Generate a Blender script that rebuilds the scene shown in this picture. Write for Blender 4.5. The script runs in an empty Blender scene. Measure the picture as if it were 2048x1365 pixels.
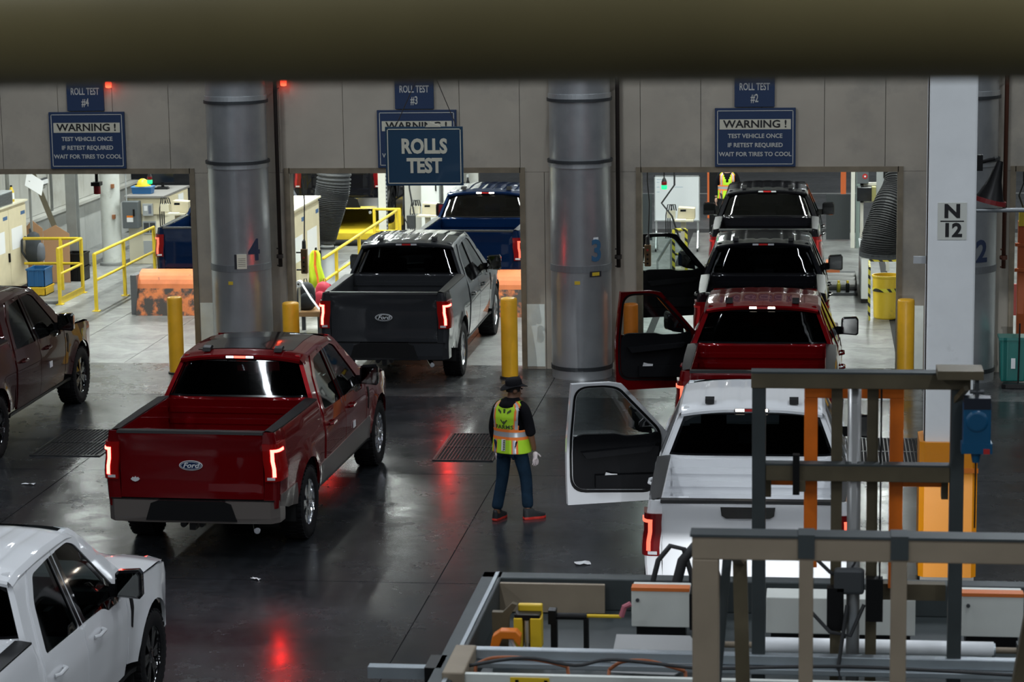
import bpy, bmesh, math, random
from mathutils import Vector, Matrix
from mathutils.geometry import delaunay_2d_cdt
random.seed(7)
SC = bpy.context.scene
COL = SC.collection
PI = math.pi

# ---------------------------------------------------------------- camera
F_PX, PITCH, ROLL, CAM_H, YAW = 4815.0, 0.1705, 0.0156, 6.65, 0.127
fw = Vector((-math.sin(YAW)*math.cos(PITCH), math.cos(YAW)*math.cos(PITCH), -math.sin(PITCH)))
rt0 = Vector((math.cos(YAW), math.sin(YAW), 0)); up0 = rt0.cross(fw)
cr = rt0*math.cos(ROLL) - up0*math.sin(ROLL)
cu = rt0*math.sin(ROLL) + up0*math.cos(ROLL)
cam_d = bpy.data.cameras.new('camera'); cam = bpy.data.objects.new('camera', cam_d); COL.objects.link(cam)
m = Matrix.Identity(4)
for i in range(3):
    m[i][0], m[i][1], m[i][2] = cr[i], cu[i], -fw[i]
m[2][3] = CAM_H
cam.matrix_world = m
cam_d.sensor_fit = 'HORIZONTAL'; cam_d.sensor_width = 36.0; cam_d.lens = F_PX/2048*36.0
cam_d.clip_start = 0.05; cam_d.clip_end = 400
cam_d.dof.use_dof = True; cam_d.dof.focus_distance = 28.0; cam_d.dof.aperture_fstop = 5.0
SC.camera = cam

# ---------------------------------------------------------------- world and exposure
wd = bpy.data.worlds.new('hall_ambient'); SC.world = wd; wd.use_nodes = True
bg = wd.node_tree.nodes['Background']; bg.inputs[0].default_value = (0.55, 0.75, 1.0, 1); bg.inputs[1].default_value = 0.004
vs = SC.view_settings
vs.view_transform = 'Standard'; vs.look = 'None'; vs.gamma = 1.0; vs.use_curve_mapping = False; vs.exposure = 0.12
HALL_W, BOOTH_W, FAR_W = 88.0, 108.0, 90.0     # watts of one ceiling lamp: hall, test booths, hall beyond

# ---------------------------------------------------------------- materials
MATS = {}
def mat(name, col, rough=0.5, metal=0.0, var=0.0, vscale=6.0, spec=0.5, coat=0.0, emit=None, estr=0.0, bump=0.0, bscale=60.0, dirt=None, dscale=2.0, dth=(0.55,0.75), rvar=0.0):
    if name in MATS: return MATS[name]
    M = bpy.data.materials.new(name); M.use_nodes = True
    nt = M.node_tree; N = nt.nodes; L = nt.links; b = N['Principled BSDF']
    b.inputs['Base Color'].default_value = (*col, 1); b.inputs['Roughness'].default_value = rough; b.inputs['Metallic'].default_value = metal
    b.inputs['Specular IOR Level'].default_value = spec
    if coat: b.inputs['Coat Weight'].default_value = coat; b.inputs['Coat Roughness'].default_value = 0.03
    if emit: b.inputs['Emission Color'].default_value = (*emit, 1); b.inputs['Emission Strength'].default_value = estr
    if var or dirt or bump or rvar:
        tc = N.new('ShaderNodeTexCoord')
    src = None
    if var:
        n = N.new('ShaderNodeTexNoise'); n.inputs['Scale'].default_value = vscale; n.inputs['Detail'].default_value = 6
        L.new(tc.outputs['Object'], n.inputs['Vector'])
        mr = N.new('ShaderNodeMapRange'); mr.inputs[1].default_value = 0.3; mr.inputs[2].default_value = 0.7; mr.inputs[3].default_value = 1-var; mr.inputs[4].default_value = 1+var
        L.new(n.outputs['Fac'], mr.inputs[0])
        mx = N.new('ShaderNodeMix'); mx.data_type = 'RGBA'; mx.blend_type = 'MULTIPLY'; mx.inputs[0].default_value = 1
        mx.inputs[6].default_value = (*col, 1); L.new(mr.outputs[0], mx.inputs[7]); src = mx.outputs[2]
    if dirt:
        n2 = N.new('ShaderNodeTexNoise'); n2.inputs['Scale'].default_value = dscale; n2.inputs['Detail'].default_value = 9; n2.inputs['Roughness'].default_value = 0.65
        L.new(tc.outputs['Object'], n2.inputs['Vector'])
        r2 = N.new('ShaderNodeMapRange'); r2.inputs[1].default_value = dth[0]; r2.inputs[2].default_value = dth[1]; L.new(n2.outputs['Fac'], r2.inputs[0])
        m2 = N.new('ShaderNodeMix'); m2.data_type = 'RGBA'; L.new(r2.outputs[0], m2.inputs[0])
        if src: L.new(src, m2.inputs[6])
        else: m2.inputs[6].default_value = (*col, 1)
        m2.inputs[7].default_value = (*dirt, 1); src = m2.outputs[2]
    if src: L.new(src, b.inputs['Base Color'])
    if rvar:
        n3 = N.new('ShaderNodeTexNoise'); n3.inputs['Scale'].default_value = vscale*0.7; n3.inputs['Detail'].default_value = 8
        L.new(tc.outputs['Object'], n3.inputs['Vector'])
        r3 = N.new('ShaderNodeMapRange'); r3.inputs[1].default_value = 0.3; r3.inputs[2].default_value = 0.7; r3.inputs[3].default_value = max(0.02, rough-rvar); r3.inputs[4].default_value = rough+rvar
        L.new(n3.outputs['Fac'], r3.inputs[0]); L.new(r3.outputs[0], b.inputs['Roughness'])
    if bump:
        n4 = N.new('ShaderNodeTexNoise'); n4.inputs['Scale'].default_value = bscale; L.new(tc.outputs['Object'], n4.inputs['Vector'])
        bp = N.new('ShaderNodeBump'); bp.inputs['Strength'].default_value = bump; bp.inputs['Distance'].default_value = 0.01
        L.new(n4.outputs['Fac'], bp.inputs['Height']); L.new(bp.outputs[0], b.inputs['Normal'])
    MATS[name] = M
    return M
def glass(name, tint, gloss=0.03, refl=1.0):
    if name in MATS: return MATS[name]
    M = bpy.data.materials.new(name); M.use_nodes = True; nt = M.node_tree; N = nt.nodes; L = nt.links
    N.remove(N['Principled BSDF']); out = N['Material Output']
    t = N.new('ShaderNodeBsdfTransparent'); t.inputs[0].default_value = (*tint, 1)
    g = N.new('ShaderNodeBsdfGlossy'); g.inputs['Roughness'].default_value = gloss; g.inputs['Color'].default_value = (refl, refl, refl, 1)
    f = N.new('ShaderNodeFresnel'); f.inputs[0].default_value = 1.5
    mx = N.new('ShaderNodeMixShader'); L.new(f.outputs[0], mx.inputs[0]); L.new(t.outputs[0], mx.inputs[1]); L.new(g.outputs[0], mx.inputs[2])
    L.new(mx.outputs[0], out.inputs[0]); MATS[name] = M
    return M

# ---------------------------------------------------------------- mesh helpers
class MB:
    """collects shapes into one mesh"""
    def __init__(s): s.v = []; s.f = []; s.m = []
    def add(s, vs, fs, mi=0):
        o = len(s.v); s.v += [tuple(p) for p in vs]; s.f += [tuple(i+o for i in f) for f in fs]; s.m += [mi]*len(fs); return s
    def box(s, x0, x1, y0, y1, z0, z1, mi=0, M=None):
        vs = [Vector((x, y, z)) for z in (z0, z1) for y in (y0, y1) for x in (x0, x1)]
        if M is not None: vs = [M @ p for p in vs]
        return s.add(vs, [(0,2,3,1),(4,5,7,6),(0,1,5,4),(2,6,7,3),(0,4,6,2),(1,3,7,5)], mi)
    def cbox(s, c, size, M=None, mi=0):
        return s.box(c[0]-size[0]/2, c[0]+size[0]/2, c[1]-size[1]/2, c[1]+size[1]/2, c[2]-size[2]/2, c[2]+size[2]/2, mi, M)
    def bar(s, p0, p1, w, h=None, mi=0):
        h = h or w; p0 = Vector(p0); p1 = Vector(p1); d = (p1-p0); l = d.length; d.normalize()
        up = Vector((0,0,1)) if abs(d.z) < 0.95 else Vector((0,1,0))
        r = d.cross(up).normalized(); u = r.cross(d)
        vs = [p+r*a*w/2+u*b*h/2 for p in (p0, p1) for a, b in ((-1,-1),(1,-1),(1,1),(-1,1))]
        return s.add(vs, [(3,2,1,0),(4,5,6,7),(0,1,5,4),(1,2,6,5),(2,3,7,6),(3,0,4,7)], mi)
    def tube(s, pts, r, n=10, mi=0, caps=True):
        pts = [Vector(p) for p in pts]; rs = r if isinstance(r, (list, tuple)) else [r]*len(pts)
        vs = []; fs = []; prev = None
        for i, p in enumerate(pts):
            d = (pts[min(i+1, len(pts)-1)]-pts[max(i-1, 0)]).normalized()
            if prev is None:
                a = Vector((0,0,1)) if abs(d.z) < 0.9 else Vector((1,0,0)); a = (a-d*a.dot(d)).normalized()
            else:
                a = prev-d*prev.dot(d); a.normalize()
            prev = a; b = d.cross(a)
            vs += [p+(a*math.cos(2*PI*k/n)+b*math.sin(2*PI*k/n))*rs[i] for k in range(n)]
        for i in range(len(pts)-1):
            fs += [(i*n+k, i*n+(k+1)%n, (i+1)*n+(k+1)%n, (i+1)*n+k) for k in range(n)]
        if caps: fs += [tuple(range(n-1, -1, -1)), tuple((len(pts)-1)*n+k for k in range(n))]
        return s.add(vs, fs, mi)
    def lathe(s, prof, n=24, M=None, mi=0, closed=False):
        """prof: (radius, height) along local z"""
        vs = [Vector((r*math.cos(2*PI*k/n), r*math.sin(2*PI*k/n), z)) for r, z in prof for k in range(n)]
        if M is not None: vs = [M @ p for p in vs]
        k = len(prof); fs = [(i*n+j, i*n+(j+1)%n, (i+1)*n+(j+1)%n, (i+1)*n+j) for i in range(k-1) for j in range(n)]
        if closed: fs += [((k-1)*n+j, (k-1)*n+(j+1)%n, (j+1)%n, j) for j in range(n)]
        return s.add(vs, fs, mi)
    def prism(s, poly, d0, d1, plane='xz', mi=0):
        """poly extruded along the third axis from d0 to d1"""
        def P(a, b, c): return {'xz': (a, c, b), 'xy': (a, b, c), 'yz': (c, a, b)}[plane]
        n = len(poly); vs = [P(a, b, d0) for a, b in poly]+[P(a, b, d1) for a, b in poly]
        return s.add(vs, [tuple(range(n)), tuple(range(2*n-1, n-1, -1))]+[(i, i+n, (i+1)%n+n, (i+1)%n) for i in range(n)], mi)
    def mesh(s, name, smooth=False, fix=True):
        me = bpy.data.meshes.new(name); me.from_pydata(s.v, [], s.f)
        if any(s.m): me.polygons.foreach_set('material_index', s.m)
        if fix:
            bm = bmesh.new(); bm.from_mesh(me); bmesh.ops.recalc_face_normals(bm, faces=bm.faces); bm.to_mesh(me); bm.free()
        if smooth: me.polygons.foreach_set('use_smooth', [True]*len(me.polygons))
        me.update(); return me
    def build(s, name, material, parent=None, smooth=False, bevel=0.0, loc=None, rz=None, kind=None):
        me = s.mesh(name, smooth)
        for mm in (material if isinstance(material, (list, tuple)) else [material]): me.materials.append(mm)
        return obj(name, me, None, parent, bevel, loc, rz, kind, smooth)
def obj(name, me, material=None, parent=None, bevel=0.0, loc=None, rz=None, kind=None, smooth=False):
    o = bpy.data.objects.new(name, me); COL.objects.link(o)
    if material is not None:
        if not me.materials: me.materials.append(material)
        elif me.materials[0] != material:
            o.material_slots[0].link = 'OBJECT'; o.material_slots[0].material = material
    if parent: o.parent = parent
    if loc is not None: o.location = loc
    if rz is not None: o.rotation_euler = (0, 0, rz)
    if bevel:
        b = o.modifiers.new('bevel', 'BEVEL'); b.width = bevel; b.segments = 2; b.limit_method = 'ANGLE'; b.angle_limit = 0.7
    if kind: o['kind'] = kind
    return o
def autosmooth(me, ang=0.6):
    bm = bmesh.new(); bm.from_mesh(me)
    for f in bm.faces: f.smooth = True
    for e in bm.edges:
        e.smooth = not (len(e.link_faces) == 2 and e.calc_face_angle(0) > ang)
    bm.to_mesh(me); bm.free(); return me
def thing(name, label, cat, loc=(0,0,0), rz=0.0, group=None):
    o = bpy.data.objects.new(name, None); COL.objects.link(o); o.empty_display_size = 0.1
    o.location = loc; o.rotation_euler = (0, 0, rz); o['label'] = label; o['category'] = cat
    if group: o['group'] = group
    return o
def tag(o, label, cat, group=None):
    o['label'] = label; o['category'] = cat
    if group: o['group'] = group
    return o
def copy_tree(o, parent=None):
    c = o.copy(); COL.objects.link(c); c.parent = parent
    for ch in list(o.children): copy_tree(ch, c)
    return c
def inpoly(x, y, P):
    c = False; j = len(P)-1
    for i in range(len(P)):
        xi, yi = P[i]; xj, yj = P[j]
        if (yi > y) != (yj > y) and x < (xj-xi)*(y-yi)/(yj-yi)+xi: c = not c
        j = i
    return c
def dens(P, step):
    out = []
    for i in range(len(P)):
        a = P[i]; b = P[(i+1) % len(P)]; n = max(1, math.ceil(math.dist(a, b)/step))
        out += [(a[0]+(b[0]-a[0])*k/n, a[1]+(b[1]-a[1])*k/n) for k in range(n)]
    return out
def patch(outer, holes, step, fn, skirt=None, hole_skirt=True):
    """a curved sheet: a polygon with holes in 2-D, meshed and mapped by fn to 3-D; skirt = offset of a rim behind its edges"""
    loops = [dens(outer, step)]+[dens(h, step) for h in holes]
    V = []; E = []
    for lp in loops:
        o = len(V); V += lp; E += [(o+i, o+(i+1) % len(lp)) for i in range(len(lp))]
    nb = len(V)
    x0 = min(p[0] for p in outer); x1 = max(p[0] for p in outer); y0 = min(p[1] for p in outer); y1 = max(p[1] for p in outer)
    bset = V[:nb]; nx = int((x1-x0)/step); ny = int((y1-y0)/step)
    for i in range(1, nx+1):
        for j in range(1, ny+1):
            p = (x0+(i-.5)*(x1-x0)/max(nx,1), y0+(j-.5)*(y1-y0)/max(ny,1))
            if inpoly(*p, loops[0]) and not any(inpoly(*p, h) for h in loops[1:]):
                if min((p[0]-q[0])**2+(p[1]-q[1])**2 for q in bset) > (0.45*step)**2: V.append(p)
    r = delaunay_2d_cdt([Vector(p) for p in V], E, [], 0, 1e-5)
    v2, faces = r[0], r[2]
    fs = []
    for f in faces:
        cx = sum(v2[i][0] for i in f)/len(f); cy = sum(v2[i][1] for i in f)/len(f)
        if inpoly(cx, cy, loops[0]) and not any(inpoly(cx, cy, h) for h in loops[1:]): fs.append(tuple(f))
    mb = MB(); mb.add([fn(p[0], p[1]) for p in v2], fs)
    if skirt is not None:
        sk = Vector(skirt)
        for k, lp in enumerate(loops):
            if k and not hole_skirt: continue
            a = [Vector(fn(*p)) for p in lp]; n = len(a)
            mb.add(a+[p+sk for p in a], [(i, (i+1) % n, (i+1) % n+n, i+n) for i in range(n)])
    return mb
def interp(x, T):
    if x <= T[0][0]: return T[0][1]
    for (a, u), (b, v) in zip(T, T[1:]):
        if x <= b:
            t = (x-a)/(b-a); t = t*t*(3-2*t)*.35+t*.65
            return u+(v-u)*t
    return T[-1][1]
def rnd(P, r, n=4):
    """polygon with its corners rounded"""
    out = []; k = len(P)
    for i in range(k):
        a = Vector(P[i-1]); b = Vector(P[i]); c = Vector(P[(i+1) % k]); u = a-b; v = c-b
        d = min(r, u.length*.45, v.length*.45); p0 = b+u.normalized()*d; p1 = b+v.normalized()*d
        for j in range(n+1):
            t = j/n; q = p0*(1-t)**2+b*2*t*(1-t)+p1*t*t; out.append((q.x, q.y))
    return out
def text_mesh(txt, size, bold=0.0, shear=0.0, sx=1.0, spacing=1.0, align='CENTER', line=1.0, ext=0.002):
    """flat lettering in local x (right), z (up), facing -y"""
    cu_ = bpy.data.curves.new('lettering', 'FONT'); cu_.body = txt; cu_.size = size; cu_.align_x = align; cu_.align_y = 'CENTER'
    cu_.offset = bold*size; cu_.shear = shear; cu_.space_character = spacing; cu_.space_line = line; cu_.extrude = ext; cu_.resolution_u = 3
    to = bpy.data.objects.new('lettering', cu_); COL.objects.link(to)
    dg = bpy.context.evaluated_depsgraph_get(); me = bpy.data.meshes.new_from_object(to.evaluated_get(dg))
    bpy.data.objects.remove(to); bpy.data.curves.remove(cu_)
    for v in me.vertices:
        x, y, z = v.co; v.co = (x*sx, -z, y)
    me.update(); me.name = 'lettering'
    return me
def lettering(name, txt, size, material, parent, loc, rz=0.0, **k):
    me = text_mesh(txt, size, **k); me.materials.clear(); me.materials.append(material)
    bm = bmesh.new(); bm.from_mesh(me); bm.verts.ensure_lookup_table(); seen = set(); isl = []
    for v in bm.verts:                                   # one object for each word
        if v.index in seen: continue
        st = [v]; seen.add(v.index); part = []
        while st:
            q = st.pop(); part.append(q.index)
            for e in q.link_edges:
                o_ = e.other_vert(q)
                if o_.index not in seen: seen.add(o_.index); st.append(o_)
        xs = [bm.verts[i].co.x for i in part]; isl.append((min(xs), max(xs), part))
    bm.free(); isl.sort(); words = []; hi = None
    for a, b, part in isl:
        if hi is None or a-hi > .20*size*k.get('sx', 1): words.append(set(part)); hi = b
        else: words[-1] |= set(part); hi = max(hi, b)
    if len(words) < 2: return obj(name, me, None, parent, 0, loc, rz)
    for w in words:
        c = me.copy(); b2 = bmesh.new(); b2.from_mesh(c); b2.verts.ensure_lookup_table()
        bmesh.ops.delete(b2, geom=[v for v in b2.verts if v.index not in w], context='VERTS'); b2.to_mesh(c); b2.free(); obj(name, c, None, parent, 0, loc, rz)
# ================================================================ lamps of the hall and the booths
LAMP_BODY = mat('lamp_housing', (.25,.26,.27), .5, .2)
def ceiling_lamp(x, y, z, watts, label, group, along='y', col=(.86,.93,1.0), length=2.4, width=.16, spread=180):
    t = thing('ceiling_lamp', label, 'lamp', (x, y, z), 0 if along == 'y' else PI/2, group)
    mb = MB(); mb.prism([(-width/2-.03,0),(width/2+.03,0),(width/2-.02,.09),(-width/2+.02,.09)], -length/2-.03, length/2+.03, 'xz'); mb.build('housing', LAMP_BODY, t)
    mb = MB(); mb.tube([(0,-length*.35,.09),(0,-length*.35,.9)], .008, 6); mb.tube([(0,length*.35,.09),(0,length*.35,.9)], .008, 6); mb.build('suspension', LAMP_BODY, t)
    ld = bpy.data.lights.new('lamp_tube', 'AREA'); ld.shape = 'RECTANGLE'; ld.size = width; ld.size_y = length; ld.energy = watts; ld.spread = math.radians(spread); ld.color = col
    lo = bpy.data.objects.new('lamp_tube', ld); COL.objects.link(lo); lo.parent = t; lo.location = (0, 0, -.012)
    return t
for x in (-14.2, -8.8, -3.4, 2.0, 7.4):
    for y in (-4.5, 2.0, 8.0, 14.0, 20.0, 26.0, 32.0):  # first row: unseen behind the camera, added to light rail and machine fronts
        ceiling_lamp(x, y, 7.9, HALL_W, 'long strip lamp hung from the hall ceiling above the trucks', 'hall strip lamps')
for c in (-11.4, -6.2, -.7, 4.8):
    for dx in (-2.0, 1.9):
        for y in (38.4, 42.4, 46.4, 50.4):
            ceiling_lamp(c+dx, y, 4.4, BOOTH_W, 'bright strip lamp under the ceiling of the test booths', 'booth strip lamps', col=(.93,1.0,.96), spread=162)
for x in (-14, -6, 2, 10):
    for y in (58, 68, 80):
        ceiling_lamp(x, y, 7.0, FAR_W, 'strip lamp of the hall beyond the test booths', 'far hall strip lamps', 'x', (.9,.97,1))

# ================================================================ floors, walls, ceilings
def floor_mat(name, c0, c1, c2, r0, r1, scale=.5):
    M = bpy.data.materials.new(name); M.use_nodes = True; nt = M.node_tree; N = nt.nodes; K = nt.links; b = N['Principled BSDF']
    g = N.new('ShaderNodeNewGeometry')
    n1 = N.new('ShaderNodeTexNoise'); n1.inputs['Scale'].default_value = scale; n1.inputs['Detail'].default_value = 8; n1.inputs['Roughness'].default_value = .6; K.new(g.outputs['Position'], n1.inputs['Vector'])
    cr_ = N.new('ShaderNodeValToRGB'); e = cr_.color_ramp.elements; e[0].position = .32; e[0].color = (*c0,1); e[1].position = .68; e[1].color = (*c2,1); x = e.new(.5); x.color = (*c1,1); K.new(n1.outputs['Fac'], cr_.inputs[0])
    n2 = N.new('ShaderNodeTexNoise'); n2.inputs['Scale'].default_value = 9; n2.inputs['Detail'].default_value = 6; K.new(g.outputs['Position'], n2.inputs['Vector'])
    mr = N.new('ShaderNodeMapRange'); mr.inputs[1].default_value = .35; mr.inputs[2].default_value = .7; mr.inputs[3].default_value = .8; mr.inputs[4].default_value = 1.25; K.new(n2.outputs['Fac'], mr.inputs[0])
    mx = N.new('ShaderNodeMix'); mx.data_type = 'RGBA'; mx.blend_type = 'MULTIPLY'; mx.inputs[0].default_value = 1; K.new(cr_.outputs[0], mx.inputs[6]); K.new(mr.outputs[0], mx.inputs[7]); K.new(mx.outputs[2], b.inputs['Base Color'])
    n3 = N.new('ShaderNodeTexNoise'); n3.inputs['Scale'].default_value = 1.1; n3.inputs['Detail'].default_value = 10; n3.inputs['Roughness'].default_value = .7; K.new(g.outputs['Position'], n3.inputs['Vector'])
    m3 = N.new('ShaderNodeMapRange'); m3.inputs[1].default_value = .35; m3.inputs[2].default_value = .65; m3.inputs[3].default_value = r0; m3.inputs[4].default_value = r1; K.new(n3.outputs['Fac'], m3.inputs[0]); K.new(m3.outputs[0], b.inputs['Roughness'])
    bp = N.new('ShaderNodeBump'); bp.inputs['Strength'].default_value = .06; bp.inputs['Distance'].default_value = .01; K.new(n2.outputs['Fac'], bp.inputs['Height']); K.new(bp.outputs[0], b.inputs['Normal'])
    MATS[name] = M; return M
FL_HALL = floor_mat('sealed_concrete', (.011,.0125,.0145), (.020,.022,.025), (.040,.043,.048), .15, .32)
FL_BOOTH = floor_mat('worn_booth_floor', (.17,.175,.17), (.25,.255,.25), (.36,.36,.35), .30, .55, .9)
FL_FAR = floor_mat('dark_asphalt', (.05,.053,.056), (.065,.068,.072), (.085,.088,.092), .5, .7)
JOINT = mat('joint_filler', (.010,.010,.011), .8)
mb = MB(); mb.box(-25.5, 17.8, -6.05, 36.1, -.30, -.012); floor = mb.build('floor', JOINT, None, kind='structure')
mb = MB(); mb.box(-2.694, 2.694, -2.469, 2.469, -.10, 0); sm = mb.mesh('slab'); sm.materials.append(FL_HALL)
GR = [(-9.87,-9.15), (-4.70,-4.08), (.63,1.29)]                 # floor grates cut the slabs between 29.45 and 31.0
for i in range(8):
    xc = -3.85-5.4*4+2.7+5.4*i
    for j in range(8):
        yc = 18.75-4.95*5+2.475+4.95*j
        if yc < 0 or j == 7: pass
        obj('slab', sm, None, floor, loc=(xc, yc-4.95*0, 0))
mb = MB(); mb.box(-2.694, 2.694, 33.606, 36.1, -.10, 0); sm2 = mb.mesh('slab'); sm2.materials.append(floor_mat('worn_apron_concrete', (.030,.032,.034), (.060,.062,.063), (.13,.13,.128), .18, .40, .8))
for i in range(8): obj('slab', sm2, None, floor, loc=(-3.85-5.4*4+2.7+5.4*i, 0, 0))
# booth floor: steel plates in each lane, worn concrete beside them
mb = MB(); mb.box(-18, 12, 36.1, 53.0, -.30, -.012); bf = mb.build('floor', JOINT, None, kind='structure')
PLATE = mat('chequer_plate', (.24,.245,.24), .42, .45, var=.3, vscale=3, bump=.35, bscale=40, dirt=(.07,.07,.07), dscale=1.3, dth=(.48,.70))
mb = MB(); mb.box(-.645, .645, -.895, .895, -.06, 0); pm = mb.mesh('plate'); pm.materials.append(PLATE)
mb = MB(); mb.box(-.68, .68, -.895, .895, -.06, -.002); cm = mb.mesh('slab'); cm.materials.append(FL_BOOTH)
for c in (-11.4, -6.2, -.7, 4.8):
    for j in range(9):
        for k in (-1, 0, 1): obj('plate', pm, None, bf, loc=(c+k*1.3, 37.0+j*1.8, 0))
for xc in (-16.6,-15.2,-14.02, -8.78, -3.45, 2.05, 7.5, 8.9):
    for j in range(9): obj('slab', cm, None, bf, loc=(xc, 37.0+j*1.8, 0))
mb = MB(); mb.box(-60, 60, 53.0, 130, -.30, -.004); mb.build('floor', FL_FAR, None, kind='structure')
mb = MB()
for y0, x0, x1 in ((60.0,-5,6),(66.0,-6,9)): mb.box(x0, x1, y0, y0+.12, -.004, .001)
mb.build('trim_5', mat('lane_paint', (.5,.5,.48), .7), None, kind='structure')

WALL = mat('painted_wall_panel', (.385,.345,.285), .55, var=.08, vscale=1.5, dirt=(.22,.21,.185), dscale=.8, dth=(.5,.8))
WALL_B = mat('wall_core', (.06,.058,.052), .8); TRIM_M = mat('door_trim_brown', (.20,.165,.115), .5, .2, var=.2, vscale=5)
YW = 35.84
mb = MB()
for a, b in ((-18, -13.3), (-9.5, -7.96), (-4.41, -2.6), (1.21, 2.9), (6.7, 12)): mb.box(a, b, YW+.03, YW+.22, 0, 3.01)
mb.box(-18, 12, YW+.03, YW+.22, 3.01, 9.0)
wf = mb.build('wall_front', WALL_B, None, kind='structure')
def panel(x0, x1, z0, z1):
    mb = MB(); mb.box(x0+.004, x1-.004, YW, YW+.04, z0+.002, z1-.002); mb.build('panel', WALL, wf)
def panels(xs, z0, z1):
    for a, b in zip(xs, xs[1:]): panel(a, b, z0, z1)
for z0, z1 in ((3.01, 6.0), (6.0, 9.0)):
    panels([-18,-17,-16.1,-15.2,-14.3,-13.37,-12.45,-11.54,-10.68,-9.80,-9.0,-8.09,-7.10,-6.2,-5.32,-4.41,-3.5,-2.6,-1.70,-.80,.12,1.01,1.63,2.62,3.5,4.4,5.3,6.2,7.1,8,9,10,11,12], z0, z1)
for xs in ([-18,-17,-16.1,-15.2,-14.3,-13.3], [-9.5,-9.0,-7.96], [-4.41,-4.05,-3.5,-2.6], [1.21,1.63,2.62,2.9], [6.7,7.6,8.5,9.4,10.3,11.2,12]): panels(xs, 0, 3.01)
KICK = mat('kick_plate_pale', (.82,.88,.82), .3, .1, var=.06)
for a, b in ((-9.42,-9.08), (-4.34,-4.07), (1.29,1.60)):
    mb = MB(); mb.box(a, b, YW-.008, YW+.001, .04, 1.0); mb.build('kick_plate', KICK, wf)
for n, (a, b) in enumerate(((-13.3,-9.5), (-7.96,-4.41), (-2.6,1.21), (2.9,6.7))):
    mb = MB(); mb.box(a-.07, a+.012, YW-.02, YW+.24, 0, 3.08); mb.box(b-.012, b+.07, YW-.02, YW+.24, 0, 3.08); mb.box(a, b, YW-.02, YW+.24, 3.0, 3.08)
    mb.build('trim_%d' % (n+1), TRIM_M, None, kind='structure')
CEIL = mat('dark_roof_deck', (.05,.052,.055), .8)
mb = MB(); mb.box(-26, 18, -8, 36.0, 9.0, 9.2); mb.build('ceiling', CEIL, None, kind='structure')
mb = MB(); mb.box(-18, 12, 36.06, 53, 5.4, 5.55); mb.build('ceiling', mat('booth_ceiling', (.5,.5,.48), .8), None, kind='structure')
mb = MB(); mb.box(-60, 60, 53.0, 131, 9.0, 9.2); mb.build('ceiling', CEIL, None, kind='structure')
HALLW = mat('hall_wall_grey', (.16,.16,.155), .7, var=.1)
mb = MB(); mb.box(-26, -25.6, -8, 36.0, 0, 9.0); mb.build('wall_left', HALLW, None, kind='structure')
mb = MB(); mb.box(17.8, 18.2, -8, 36.0, 0, 9.0); mb.build('wall_right', HALLW, None, kind='structure')
mb = MB(); mb.box(-26, 18, -8.3, -8, 0, 9.0); mb.build('wall_back', HALLW, None, kind='structure')
mb = MB(); mb.box(-60, 60, 130, 130.4, 0, 9.0); mb.build('wall_far', HALLW, None, kind='structure')
# booth side wall: ribbed pale panels with a rail
BW = mat('booth_wall_panel', (.46,.46,.43), .6, var=.08, vscale=2, dirt=(.33,.31,.26), dscale=1.2, dth=(.52,.78))
mb = MB(); mb.box(-15.7, -15.45, 36.1, 53, 0, 5.4); bw = mb.build('wall_booth', WALL_B, None, kind='structure')
for j in range(14):
    y0 = 36.15+j*1.2
    for z0, z1, mm in ((0, 1.05, mat('booth_wall_dado', (.42,.43,.42), .6, var=.1, vscale=2)), (1.13, 5.4, BW)):
        mb = MB(); mb.box(-15.45, -15.41, y0, y0+1.19, z0, z1); mb.build('panel', mm, bw)
mb = MB(); mb.box(-15.45, -15.22, 36.2, 53, 1.06, 1.12); mb.build('ledge', BW, bw)
mb = MB(); mb.box(-9.0, -7.35, 52.2, 52.4, 0, 5.4); bw2 = mb.build('wall_rear', WALL_B, None, kind='structure')
for k in range(4):
    mb = MB(); mb.box(-9.0+k*.415, -9.0+(k+1)*.415-.01, 52.15, 52.2, 0, 5.4); mb.build('panel', BW, bw2)
mb = MB(); mb.box(1.75, 1.95, 36.1, 53, 0, 5.4); bw3 = mb.build('wall_booth_right', WALL_B, None, kind='structure')
for j in range(14):
    mb = MB(); mb.box(1.70, 1.75, 36.15+j*1.2, 37.34+j*1.2, 0, 5.4); mb.build('panel', BW, bw3)
mb = MB(); mb.box(-3.85, -3.74, 40.6, 50.4, 0, 3.6); mb.build('wall_partition', mat('partition_slate', (.20,.215,.23), .6, var=.08), None, kind='structure')
mb = MB(); mb.box(-5.2, -3.74, 50.4, 50.55, 0, 3.6); mb.build('wall_partition_end', BW, None, kind='structure')
# ================================================================ pickup trucks
def L(x, y, z): return Vector((-y, x, z))          # x forward from the rear bumper, y left, z up
def W_(x): return interp(x, [(0,.94),(.12,.952),(.4,.975),(1.2,.992),(2.5,1.0),(4.6,1.0),(5.2,.988),(5.5,.955),(5.75,.86)])
def D_(z): return interp(z, [(.35,-.06),(.5,-.035),(.65,-.012),(.85,0),(1.02,.004),(1.09,-.010),(1.2,-.025),(1.34,-.042),(1.42,-.070)])
def flare(x, z):
    b = 0.0
    for xc in (1.22, 4.91):
        d = math.hypot(x-xc, z-.42)-.49
        if d < .35: b += .026*math.exp(-(max(d,0)/.075)**2)
    return b
def box_y(x, z): return W_(x)+D_(z)+flare(x, z)
def cab_y(x, z):
    if z <= 1.14: return box_y(x, z)
    y = W_(x)+D_(1.14)
    if z <= 1.20: return y-(z-1.14)*.16
    y -= .06*.16+(z-1.20)*.40
    if z > 1.84: y -= (z-1.84)*.6
    return y
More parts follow.
